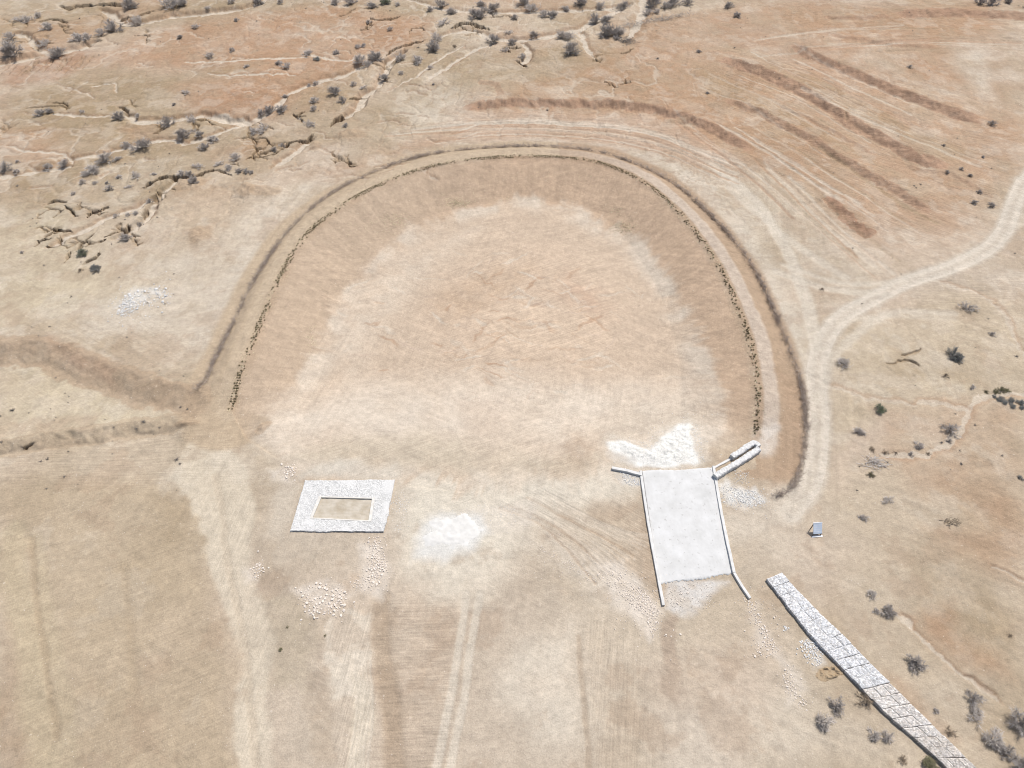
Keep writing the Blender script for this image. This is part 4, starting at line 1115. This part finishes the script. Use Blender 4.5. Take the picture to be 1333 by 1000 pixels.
def rock_patch(P, n_big, n_small, rb, rs, tone, label, group, clump=4):
    x0, x1 = min(p[0] for p in P), max(p[0] for p in P); y0, y1 = min(p[1] for p in P), max(p[1] for p in P)
    cl = []
    while len(cl) < clump:
        p = (random.uniform(x0, x1), random.uniform(y0, y1))
        if inpoly(*p, P): cl.append(p)
    w = (x1 - x0 + y1 - y0) * .10
    def pick():
        while True:
            if random.random() < .78:
                c_ = random.choice(cl); p = (random.gauss(c_[0], w), random.gauss(c_[1], w))
            else: p = (random.uniform(x0, x1), random.uniform(y0, y1))
            if inpoly(*p, P) or random.random() < .12: return p
    used = []
    for k in range(n_big):
        for _ in range(40):
            p = pick(); x, y, z = gpx(*p); r_ = random.uniform(*rb) * .85
            if all((x - u[0]) ** 2 + (y - u[1]) ** 2 > (r_ + u[2]) ** 2 * .72 for u in used): break
        else: continue
        used.append((x, y, r_))
        o = link(bpy.data.objects.new('rock', random.choice(ROCKS[tone])))
        o.location = (x, y, z + r_ * .28); o.scale = (r_, r_, r_ * random.uniform(.7, 1)); o.rotation_euler = (random.uniform(-.2, .2), random.uniform(-.2, .2), random.uniform(0, 6.28))
        tag(o, label, 'rock', group)
    for k in range(int(n_small * 3)):
        p = pick(); x, y, z = gpx(*p); small_rock(x, y, random.uniform(*rs), tone)
rock_patch([(383, 768), (400, 762), (425, 758), (452, 768), (450, 790), (430, 800), (410, 806), (398, 795)], 62, 70, (.11, .22), (.04, .10), 'p', 'pinkish rock in the loose scatter farthest below the stone frame', 'rocks scattered below the stone frame')
rock_patch([(472, 702), (492, 698), (500, 720), (504, 738), (492, 762), (480, 766), (478, 735)], 56, 120, (.10, .18), (.04, .10), 'p', 'pinkish rock in the tight strip just below the stone frame\'s right side', 'rocks in the strip below the frame')
rock_patch([(455, 755), (480, 752), (486, 770), (458, 765)], 6, 30, (.08, .13), (.03, .08), 'p', 'small pinkish rock trailing left from the strip below the frame', 'rocks trailing from the strip')
rock_patch([(364, 609), (378, 606), (386, 615), (376, 626), (366, 622)], 20, 25, (.10, .19), (.04, .1), 'p', 'pinkish rock in the small pile at the frame\'s upper left corner', 'rocks at the frame corner')
rock_patch([(325, 740), (338, 731), (347, 742), (334, 757)], 16, 18, (.08, .17), (.04, .09), 'p', 'pinkish rock in the small patch left of the rock scatter', 'rocks left of the scatter')
rock_patch([(775, 748), (800, 742), (840, 770), (858, 795), (858, 815), (850, 832), (838, 800), (800, 770)], 40, 240, (.08, .15), (.03, .09), 'p', 'pale rock in the rubble band left of the spillway foot', 'rocks in the rubble band', 6)
rock_patch([(680, 700), (700, 708), (780, 752), (770, 760)], 0, 60, (.1, .2), (.03, .07), 'p', '', '')
rock_patch([(965, 778), (980, 780), (1000, 820), (1015, 850), (1005, 856), (975, 856), (992, 830)], 26, 90, (.09, .16), (.04, .09), 'p', 'pinkish rock in the trail below the right kerb of the spillway', 'rocks below the right kerb', 5)
rock_patch([(1015, 872), (1030, 870), (1036, 895), (1050, 915), (1042, 925), (1028, 905)], 18, 60, (.08, .15), (.03, .08), 'p', 'pinkish rock at the lower end of the trail towards the thornbushes', 'rocks at the end of the trail', 4)
rock_patch([(1040, 835), (1054, 832), (1072, 845), (1070, 866), (1052, 868)], 44, 50, (.09, .16), (.04, .1), 'w', 'white block in the scattered heap beside the gabion wall', 'white blocks beside the gabion wall')
rock_patch([(1018, 812), (1028, 818), (1022, 822)], 5, 6, (.08, .14), (.04, .08), 'w', 'white block in the tiny group left of the gabion wall\'s upper half', 'white blocks left of the gabion wall')
rock_patch([(1055, 820), (1070, 835), (1062, 838)], 0, 14, (.1, .1), (.04, .09), 'w', '', '')
rock_patch([(936, 632), (965, 636), (985, 640), (997, 655), (975, 662), (945, 656), (936, 660)], 22, 260, (.09, .16), (.03, .08), 'w', 'white rubble stone scattered right of the spillway slab', 'white stones right of the spillway', 5)
rock_patch([(955, 612), (975, 615), (970, 630), (955, 628)], 0, 30, (.1, .1), (.03, .08), 'w', '', '')
rock_patch([(806, 614), (834, 620), (838, 632), (818, 634)], 10, 90, (.07, .13), (.03, .08), 'w', 'white rubble stone below the left wing wall of the spillway', 'white stones below the left wing wall')
rock_patch([(797, 577), (815, 571), (850, 578), (868, 568), (890, 547), (905, 549), (916, 582), (918, 602), (838, 604)], 0, 260, (.1, .1), (.03, .08), 'w', '', '')
rock_patch([(866, 765), (925, 756), (930, 790), (880, 800)], 5, 70, (.11, .17), (.03, .08), 'p', 'pale rock on the muddy apron at the spillway foot', 'rocks on the spillway apron')
rock_patch([(152, 404), (165, 385), (185, 372), (215, 372), (222, 385), (190, 398), (156, 414)], 26, 140, (.16, .32), (.05, .14), 'w', 'white rock in the pale patch on open ground left of the pan', 'white rocks left of the pan')
rock_patch([(500, 640), (535, 640), (530, 690), (500, 692)], 0, 40, (.1, .1), (.03, .07), 'w', '', '')
rock_patch([(560, 660), (640, 655), (700, 660), (640, 700)], 0, 40, (.1, .1), (.03, .06), 'w', '', '')
for k in range(600):      # thin litter of pebbles over the lower land
    p = (random.uniform(20, 1320), random.uniform(430, 1000)); x, y, z = gpx(*p)
    if inpoly(*p, [(826, 606), (940, 602), (978, 790), (855, 795)]): continue
    small_rock(x, y, random.uniform(.02, .05), random.choice('pppp'))
for tone, mat in (('p', M_ROCKP), ('w', M_ROCKW)):
    V, F = small[tone]
    tag(mesh_obj('loose_gravel', V, F, mat), kind='stuff')

# ------------------------------------------------------------------ walls along a line (bevelled, rough)
def wall_mesh(pts, w0, h, z0=0.0, rough=0.0, seg=.25, seed=0, bev=.025, tilt=None):
    P = smooth_line(np.asarray(pts, float), seg) if len(pts) > 2 else np.asarray(pts, float)
    Q = []
    for i in range(len(P) - 1):
        n = max(1, int(np.linalg.norm(P[i + 1] - P[i]) / seg))
        for k in range(n): Q.append(P[i] + (P[i + 1] - P[i]) * k / n)
    Q.append(P[-1]); Q = np.array(Q)
    rn = random.Random(seed); V, F = [], []
    prof = [(-.5, 0), (-.5, .55), (-.5, 1), (-.5, 1), (.0, 1), (.5, 1), (.5, 1), (.5, .55), (.5, 0)]
    np_ = len(prof); N = len(Q)
    for i in range(N):
        t = Q[min(i + 1, N - 1)] - Q[max(i - 1, 0)]; t = t / (np.linalg.norm(t) + 1e-9); n = np.array([-t[1], t[0]])
        s = i / (N - 1)
        hh = h(s) if callable(h) else h; zz = z0(s) if callable(z0) else z0
        for j, (u, v) in enumerate(prof):
            off = u * w0; z = v * hh
            if j == 2: z -= bev
            if j == 3: off += bev
            if j == 5: off -= bev
            if j == 6: z -= bev
            r_ = rough if v > 0 else 0
            off += rn.uniform(-r_, r_); z += rn.uniform(-r_, r_) * .7
            V.append((Q[i][0] + n[0] * off, Q[i][1] + n[1] * off, zz + z))
    for i in range(N - 1):
        for j in range(np_ - 1):
            a = i * np_ + j; F.append((a, a + np_, a + np_ + 1, a + 1))
    F.append(tuple(range(np_))); F.append(tuple((N - 1) * np_ + k for k in reversed(range(np_))))
    return V, F

# spillway chute
spill = empty('concrete_spillway', (*at(893, 685), 0), 'white concrete spillway chute with raised side kerbs draining out of the pan', 'spillway')
spill.location = (0, 0, 0)
P4 = ats(SLAB, .12); V, F = [], []
nu, nv_ = 70, 60
for j in range(nv_ + 1):
    for i in range(nu + 1):
        u, v = i / nu, j / nv_
        p = (P4[0] * (1 - u) + P4[1] * u) * (1 - v) + (P4[3] * (1 - u) + P4[2] * u) * v
        p = p + np.array([0, .06 * math.sin(u * 9) * (1 if j in (0, nv_) else 0) + random.uniform(-.16, .10) * (1 if j == nv_ else .3 if j == 0 else 0)])
        V.append((p[0], p[1], .10 - .10 * v ** 2 + .012 * math.sin(u * 7 + v * 5) + random.uniform(-.006, .006)))
for j in range(nv_):
    for i in range(nu):
        a = j * (nu + 1) + i; F.append((a, a + nu + 1, a + nu + 2, a + 1))
rim_i = list(range(nu + 1)) + [(j + 1) * (nu + 1) + nu for j in range(nv_)] + [nv_ * (nu + 1) + i for i in reversed(range(nu))] + [j * (nu + 1) for j in reversed(range(1, nv_))]
base = len(V)
for i in rim_i: V.append((V[i][0], V[i][1], -.15))
for k in range(len(rim_i)):
    k2 = (k + 1) % len(rim_i); F.append((rim_i[k], rim_i[k2], base + k2, base + k))
mesh_obj('slab', V, F, M_CONC, spill, True)
V, F = wall_mesh(ats([(834, 612), (846, 690), (864, 787)], .3)[[0, 1, 2]], .28, .32, -.1, .012, .5, 1)
mesh_obj('kerb', V, F, M_KERB, spill)
KR = ats([(929, 606), (941, 675), (956, 745)], .3); KR2 = ats([(956, 745), (966, 762), (977, 778)], .3)
V, F = wall_mesh(KR, .30, .36, -.1, .012, .5, 2)
mesh_obj('kerb', V, F, M_KERB, spill)
V, F = wall_mesh(KR2, .28, .34, -.1, .012, .5, 3)
mesh_obj('flared_kerb', V, F, M_KERB, spill)
V, F = wall_mesh(ats([(797, 608), (817, 612), (836, 617)], .4), .34, .42, -.1, .02, .4, 4)
mesh_obj('wing_wall', V, F, M_KERB, spill)
V, F = wall_mesh(ats([(925, 611), (940, 603), (957, 594)], .15), .28, .22, -.08, .02, .4, 5)
mesh_obj('footing_strip', V, F, M_KERB, spill)
# rough masonry wing wall: two arms joined at their far end
mw = empty('masonry_wing_wall', (0, 0, 0), 'hairpin shaped rough stone wall running up from the top right corner of the spillway', 'stone wall')
V, F = wall_mesh(ats([(931, 620), (945, 611), (962, 601), (976, 592), (988, 584)], .5), .66, .75, -.12, .06, .18, 6, .09)
mesh_obj('long_arm', V, F, M_MASON, mw)
V, F = wall_mesh(ats([(953, 594), (964, 587), (976, 579), (983, 576), (988, 581)], .55), .62, .75, -.12, .06, .18, 7, .09)
mesh_obj('short_arm', V, F, M_MASON, mw)

# ------------------------------------------------------------------ stony surfaces: grids displaced by cell noise, one tint per stone
def worley(x, y, sc, seed):
    rs = np.random.default_rng(seed)
    x = np.asarray(x, float) * sc; y = np.asarray(y, float) * sc
    ix = np.floor(x).astype(int); iy = np.floor(y).astype(int)
    T = rs.random((64, 64, 3)); d1 = np.full(x.shape, 9.); d2 = np.full(x.shape, 9.); idv = np.zeros(x.shape)
    for dx in (-1, 0, 1):
        for dy in (-1, 0, 1):
            cx = (ix + dx); cy = (iy + dy); t = T[cx & 63, cy & 63]
            d = np.hypot(cx + t[..., 0] - x, cy + t[..., 1] - y)
            n1 = d < d1
            d2 = np.where(n1, d1, np.minimum(d2, d)); idv = np.where(n1, t[..., 2], idv); d1 = np.where(n1, d, d1)
    return d1, d2, idv

def stone_patch(name, corners, ztop, zbot, res, sc, depth, seed, parent, tone=(.58, .57, .56), zfun=None, skirt=True, var=.35):
    """quad of packed stones; corners a b c d (world xy), raised grid with side walls"""
    A = np.asarray(corners, float)
    nu = max(4, int(np.linalg.norm(A[1] - A[0]) / res)); nv = max(4, int(np.linalg.norm(A[3] - A[0]) / res))
    u, v = np.meshgrid(np.linspace(0, 1, nu + 1), np.linspace(0, 1, nv + 1))
    px = (A[0][0] * (1 - u) + A[1][0] * u) * (1 - v) + (A[3][0] * (1 - u) + A[2][0] * u) * v
    py = (A[0][1] * (1 - u) + A[1][1] * u) * (1 - v) + (A[3][1] * (1 - u) + A[2][1] * u) * v
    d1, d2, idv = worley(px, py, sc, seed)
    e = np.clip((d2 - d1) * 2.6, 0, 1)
    z = (ztop if zfun is None else zfun(u, v)) + depth * (e ** .6 - 1) * .7 + (idv - .5) * depth * .6
    edge = np.minimum(np.minimum(u * nu, (1 - u) * nu), np.minimum(v * nv, (1 - v) * nv))
    z = z - np.where(edge < .5, depth * .25, 0)
    jx = (np.random.default_rng(seed + 1).random(px.shape) - .5) * res * .5 * (edge > .5); jy = (np.random.default_rng(seed + 2).random(px.shape) - .5) * res * .5 * (edge > .5)
    V = np.stack([px + jx, py + jy, z], -1).reshape(-1, 3); W = nu + 1
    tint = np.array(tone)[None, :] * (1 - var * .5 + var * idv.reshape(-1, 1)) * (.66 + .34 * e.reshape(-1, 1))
    warm = (np.sin(idv.reshape(-1, 1) * 91) > .4) * np.array([[0, -.03, -.07]])
    tint = np.clip(tint * (1 + warm), .02, .8)
    V = V.tolist(); F = [(j * W + i, j * W + i + 1, (j + 1) * W + i + 1, (j + 1) * W + i) for j in range(nv) for i in range(nu)]
    ring = [i for i in range(W)] + [(j + 1) * W + nu for j in range(nv)] + [nv * W + i for i in reversed(range(nu))] + [j * W for j in reversed(range(1, nv))]
    n0 = len(V); T = tint.tolist(); steps = 4 if (np.mean(z) - zbot) > .5 else 2
    rs = random.Random(seed)
    prev = ring
    for s in range(1, steps + 1):
        cur = []
        for i in ring:
            x, y, zz = V[i]; k = s / steps
            cur.append(len(V)); V.append([x + rs.uniform(-.02, .02), y + rs.uniform(-.02, .02), zz + (zbot - zz) * k]); T.append((np.array(T[i]) * rs.uniform(.75, 1.05)).tolist())
        L = len(ring)
        for k in range(L): F.append((prev[k], cur[k], cur[(k + 1) % L], prev[(k + 1) % L]))
        prev = cur
    return mesh_obj(name, V, F, M_STONE, parent, False, np.array(T))

# gabion wall of wired stone baskets
gab = empty('gabion_wall', (0, 0, 0), 'long low gabion wall of pale stone baskets running to the bottom edge at right', 'gabion wall')
GH = .4
GL = smooth_line(ats([(998, 753), (1034, 800), (1060, 832), (1100, 873), (1150, 925), (1200, 969), (1236, 1003), (1290, 1060), (1340, 1110)], GH), .25)
GR = smooth_line(ats([(1018, 745), (1055, 785), (1105, 834), (1160, 890), (1215, 944), (1275, 1003), (1330, 1056), (1390, 1112)], GH), .25)
def resample(P, n):
    s = np.concatenate([[0], np.cumsum(np.linalg.norm(np.diff(P, axis=0), axis=1))]); t = np.linspace(0, s[-1], n)
    return np.stack([np.interp(t, s, P[:, 0]), np.interp(t, s, P[:, 1])], -1)
Lg = np.linalg.norm(np.diff(GL, axis=0), axis=1).sum()
NR = min(33, int(Lg / 1.0)); A_, B_ = resample(GL, NR + 1), resample(GR, NR + 1)
rg = random.Random(9)
print('gabion rows', NR, 'len', Lg, 'width', np.linalg.norm(A_[0] - B_[0]), np.linalg.norm(A_[-1] - B_[-1]))
SPL = [[0, .34, .67, 1], [0, .5, 1], [0, .36, .7, 1], [0, .62, 1], [0, .3, .66, 1]]
for r_ in range(NR):
    a0, a1, b0, b1 = A_[r_], A_[r_ + 1], B_[r_], B_[r_ + 1]
    sp2 = [0, .5, 1] if r_ < 6 else SPL[r_ % 5]
    dz = rg.uniform(-.05, .05)
    tone = (.66, .66, .66) if r_ < 12 else ((.64, .605, .565) if r_ < 22 else (.66, .635, .595))
    if 17 <= r_ <= 19: tone = (.56, .52, .475)
    for c in range(len(sp2) - 1):
        u0, u1 = sp2[c], sp2[c + 1]
        cs = [a0 + (b0 - a0) * u0, a0 + (b0 - a0) * u1, a1 + (b1 - a1) * u1, a1 + (b1 - a1) * u0]
        ce = sum(cs) / 4; g = .019
        cs = [q_ + (ce - q_) / np.linalg.norm(ce - q_) * g for q_ in cs]
        if c == 0 or True:
            cs = [q_ + np.array([rg.uniform(-.03, .03), rg.uniform(-.03, .03)]) for q_ in cs]
        crown = .035
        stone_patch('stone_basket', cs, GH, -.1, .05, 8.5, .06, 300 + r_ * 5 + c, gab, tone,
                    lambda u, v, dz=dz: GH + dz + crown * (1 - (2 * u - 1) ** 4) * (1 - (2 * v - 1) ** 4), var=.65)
# brown dug soil heap beside the wall
V, F = [], []
hp = ats([(1058, 872), (1092, 864), (1108, 878), (1062, 893)]); c0 = hp.mean(0)
n_ = 40
for j in range(n_ + 1):
    for i in range(n_ + 1):
        u, v = i / n_, j / n_
        p = (hp[0] * (1 - u) + hp[1] * u) * (1 - v) + (hp[3] * (1 - u) + hp[2] * u) * v
        e = max(0., min(1, 2.2 * (1 - (2 * u - 1) ** 2 - (2 * v - 1) ** 2 * .9 + .35 * float(fbm(np.array([p[0]]), np.array([p[1]]), .9, 2, 141)[0])))); nn = float(fbm(np.array([p[0]]), np.array([p[1]]), .35, 3, 140)[0])
        V.append((p[0] + random.uniform(-.03, .03), p[1] + random.uniform(-.03, .03), hz(*p) - .05 + e * (.07 + .42 * max(0, nn + .05))))
for j in range(n_):
    for i in range(n_):
        a = j * (n_ + 1) + i; F.append((a, a + n_ + 1, a + n_ + 2, a + 1))
tag(mesh_obj('soil_heap', V, F, M_HEAP, None, True), 'lumpy brown heap of dug soil against the lower side of the gabion wall', 'soil heap')

# stone frame: pitched stone bands round a bare bed
fr = empty('stone_frame', (0, 0, 0), 'rectangular frame of white pitched stone round a bare earth bed, left of centre', 'stone foundation')
ZO, ZI = .17, .14
O = ats([(397, 625), (514, 624), (500, 692), (377, 691)], ZO); I = ats([(415, 646), (488, 648), (483, 679), (403, 675)], ZI)
V, T, F = [], [], []
NS, NB = 90, 34
ring = []
for k in range(4):
    for q_ in range(NS):
        t_ = q_ / NS; ring.append((O[k] * (1 - t_) + O[(k + 1) % 4] * t_, I[k] * (1 - t_) + I[(k + 1) % 4] * t_))
nR = len(ring)
PX = np.array([[o[0] * (1 - b / NB) + i_[0] * b / NB for b in range(NB + 1)] for o, i_ in ring]); PY = np.array([[o[1] * (1 - b / NB) + i_[1] * b / NB for b in range(NB + 1)] for o, i_ in ring])
rr_ = np.random.default_rng(5); PX += rr_.normal(0, .012, PX.shape); PY += rr_.normal(0, .012, PY.shape)
PX[:, 0] += .12 * fbm(PX[:, 0], PY[:, 0], .8, 3, 160); PY[:, 0] += .12 * fbm(PX[:, 0], PY[:, 0], .8, 3, 161)
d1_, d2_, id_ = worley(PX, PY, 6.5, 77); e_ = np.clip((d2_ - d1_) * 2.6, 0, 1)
mort = sst(fbm(PX, PY, 1.6, 3, 162), -.05, .4)
PZ = ZO + .035 * (e_ ** .6 - 1) * (1 - .6 * mort) + (id_ - .5) * .035 * (1 - .7 * mort) - np.linspace(0, ZO - ZI, NB + 1)[None, :]
PZ[:, 0] -= .07
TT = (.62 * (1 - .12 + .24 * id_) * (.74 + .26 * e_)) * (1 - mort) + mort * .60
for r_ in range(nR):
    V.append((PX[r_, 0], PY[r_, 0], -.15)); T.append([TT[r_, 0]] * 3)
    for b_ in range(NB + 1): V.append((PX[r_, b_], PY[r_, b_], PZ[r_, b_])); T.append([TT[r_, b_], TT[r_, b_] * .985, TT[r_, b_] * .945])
for r_ in range(nR):
    a, b_ = r_ * (NB + 2), ((r_ + 1) % nR) * (NB + 2)
    for q_ in range(NB + 1): F.append((a + q_, b_ + q_, b_ + q_ + 1, a + q_ + 1))
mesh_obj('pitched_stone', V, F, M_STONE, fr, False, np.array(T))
V, F = [], []
for k in range(4):
    o = I[k]; ce = I.mean(0); i_ = o + (ce - o) / np.linalg.norm(ce - o) * .32
    V += [(o[0], o[1], -.1), (o[0], o[1], .155), (i_[0], i_[1], .155), (i_[0], i_[1], -.15)]
for k in range(4):
    a, b_ = k * 4, ((k + 1) % 4) * 4
    for j in range(3): F.append((a + j, b_ + j, b_ + j + 1, a + j + 1))
mesh_obj('inner_rim', V, F, noise_color_mat('mortar', (.50, .47, .42), (.62, .60, .55), 3, 5, .2, .9), fr)
V, F = [], []
Ii = [o + (I.mean(0) - o) / np.linalg.norm(I.mean(0) - o) * .25 for o in I]
n_ = 24
for j in range(n_ + 1):
    for i in range(n_ + 1):
        u, v = i / n_, j / n_
        p = (Ii[0] * (1 - u) + Ii[1] * u) * (1 - v) + (Ii[3] * (1 - u) + Ii[2] * u) * v
        V.append((p[0], p[1], -.02 + random.uniform(-.02, .04)))
for j in range(n_):
    for i in range(n_):
        a = j * (n_ + 1) + i; F.append((a, a + n_ + 1, a + n_ + 2, a + 1))
mesh_obj('earth_bed', V, F, noise_color_mat('bed_soil', tuple(soil(196, 181, 158)), tuple(soil(228, 217, 200)), .9, 6, .4, .95), fr, True)

# low heap of white lime beside the road
V, F = [], []
n_ = 64; cx, cy = at(590, 692); rx, ry = 4.0, 3.2
for j in range(n_ + 1):
    for i in range(n_ + 1):
        x = cx + rx * (i / n_ * 2 - 1); y = cy + ry * (j / n_ * 2 - 1)
        q2 = math.hypot((x - cx) / rx, (y - cy) / ry)
        nn = float(fbm(np.array([x]), np.array([y]), 1.1, 4, 150)[0]); n2_ = float(fbm(np.array([x]), np.array([y]), .3, 3, 151)[0])
        bl = 1.1 * max(0, 1 - (((x - cx - .2) / 3.3) ** 2 + ((y - cy - .2) / 2.5) ** 2)) + .8 * max(0, 1 - (((x - cx + 2.2) / 1.2) ** 2 + ((y - cy + .9) / 1.0) ** 2))
        e = bl + nn * .45 - .22
        V.append((x, y, hz(x, y) - .05 + (.20 * math.tanh(max(-.4, e) * 1.1) + .05 * n2_ * (e > 0))))
for j in range(n_):
    for i in range(n_):
        a = j * (n_ + 1) + i; F.append((a, a + 1, a + n_ + 2, a + n_ + 1))
tag(mesh_obj('lime_heap', V, F, M_LIME, None, True), 'low heap of white lime powder between the stone frame and the spillway', 'lime heap')

# tilted panel on a low stand
bx, by, bz = gpx(1063, 697)
sg = empty('tilted_panel', (bx, by, bz), 'small tilted blue grey panel with white edges standing alone right of the spillway', 'panel', rz=R(5))
def boxm(x0, x1, y0, y1, z0, z1):
    V = [(x, y, z) for z in (z0, z1) for y in (y0, y1) for x in (x0, x1)]
    return V, [(0, 2, 3, 1), (4, 5, 7, 6), (0, 1, 5, 4), (2, 6, 7, 3), (0, 4, 6, 2), (1, 3, 7, 5)]
TI = R(48)
def tilt(V): return [(x, y * math.cos(TI) - z * math.sin(TI), y * math.sin(TI) + z * math.cos(TI) + .34) for x, y, z in V]
V, F = boxm(-.46, .46, 0, 1.15, -.02, .02); mesh_obj('board', tilt(V), F, M_BOARD, sg)
V, F = boxm(-.48, .48, 1.151, 1.23, -.04, .04); mesh_obj('top_rail', tilt(V), F, M_FRAME, sg)
V, F = boxm(-.48, .48, -.06, -.001, -.05, .035); mesh_obj('bottom_rail', tilt(V), F, M_POST, sg)
for y0 in (.22, .45, .68, .91):
    V, F = boxm(-.44, .44, y0, y0 + .035, .021, .034); mesh_obj('slat', tilt(V), F, M_TEXT, sg)
for x in (-.42, .42):
    V, F = boxm(x - .03, x + .03, .0, .06, -.08, .33); mesh_obj('leg', V, F, M_POST, sg)
    V, F = boxm(x - .03, x + .03, .70, .76, -.08, 1.08); mesh_obj('leg', V, F, M_POST, sg)
V, F = boxm(-.56, .56, -.22, -.06, -.06, .07); mesh_obj('plinth', V, F, M_FRAME, sg)

# ------------------------------------------------------------------ light, sky, camera
sun_dir = Vector((.50, .58, 0)).normalized() * math.cos(R(62)); sun_dir.z = math.sin(R(62))
ld = bpy.data.lights.new('sun', 'SUN'); ld.energy = 4.0; ld.angle = R(.6); ld.color = (1.0, .965, .92)
lo = link(bpy.data.objects.new('sun', ld)); lo.rotation_euler = (-sun_dir).to_track_quat('-Z', 'Y').to_euler(); lo.location = (0, 60, 120)
w = bpy.data.worlds.new('World'); SC.world = w; w.use_nodes = True
wn = w.node_tree; bg = wn.nodes['Background']
sky = wn.nodes.new('ShaderNodeTexSky'); sky.sky_type = 'NISHITA'; sky.sun_disc = False
sky.sun_elevation = R(62); sky.sun_rotation = math.atan2(sun_dir.x, sun_dir.y); sky.dust_density = 2.5
wn.links.new(sky.outputs[0], bg.inputs[0]); bg.inputs[1].default_value = .12

cd = bpy.data.cameras.new('camera'); co_ = link(bpy.data.objects.new('camera', cd))
co_.location = (0, 0, CAM_H); co_.rotation_euler = (math.pi / 2 - PITCH, 0, 0)
cd.sensor_width = 36; cd.lens = 36 * FPX / 1333; cd.clip_end = 5000; cd.clip_start = .5
SC.camera = co_
SC.cycles.filter_width = 1.0
vs_ = SC.view_settings; vs_.view_transform = 'Standard'; vs_.look = 'None'; vs_.gamma = 1; vs_.use_curve_mapping = False
vs_.exposure = 0.16
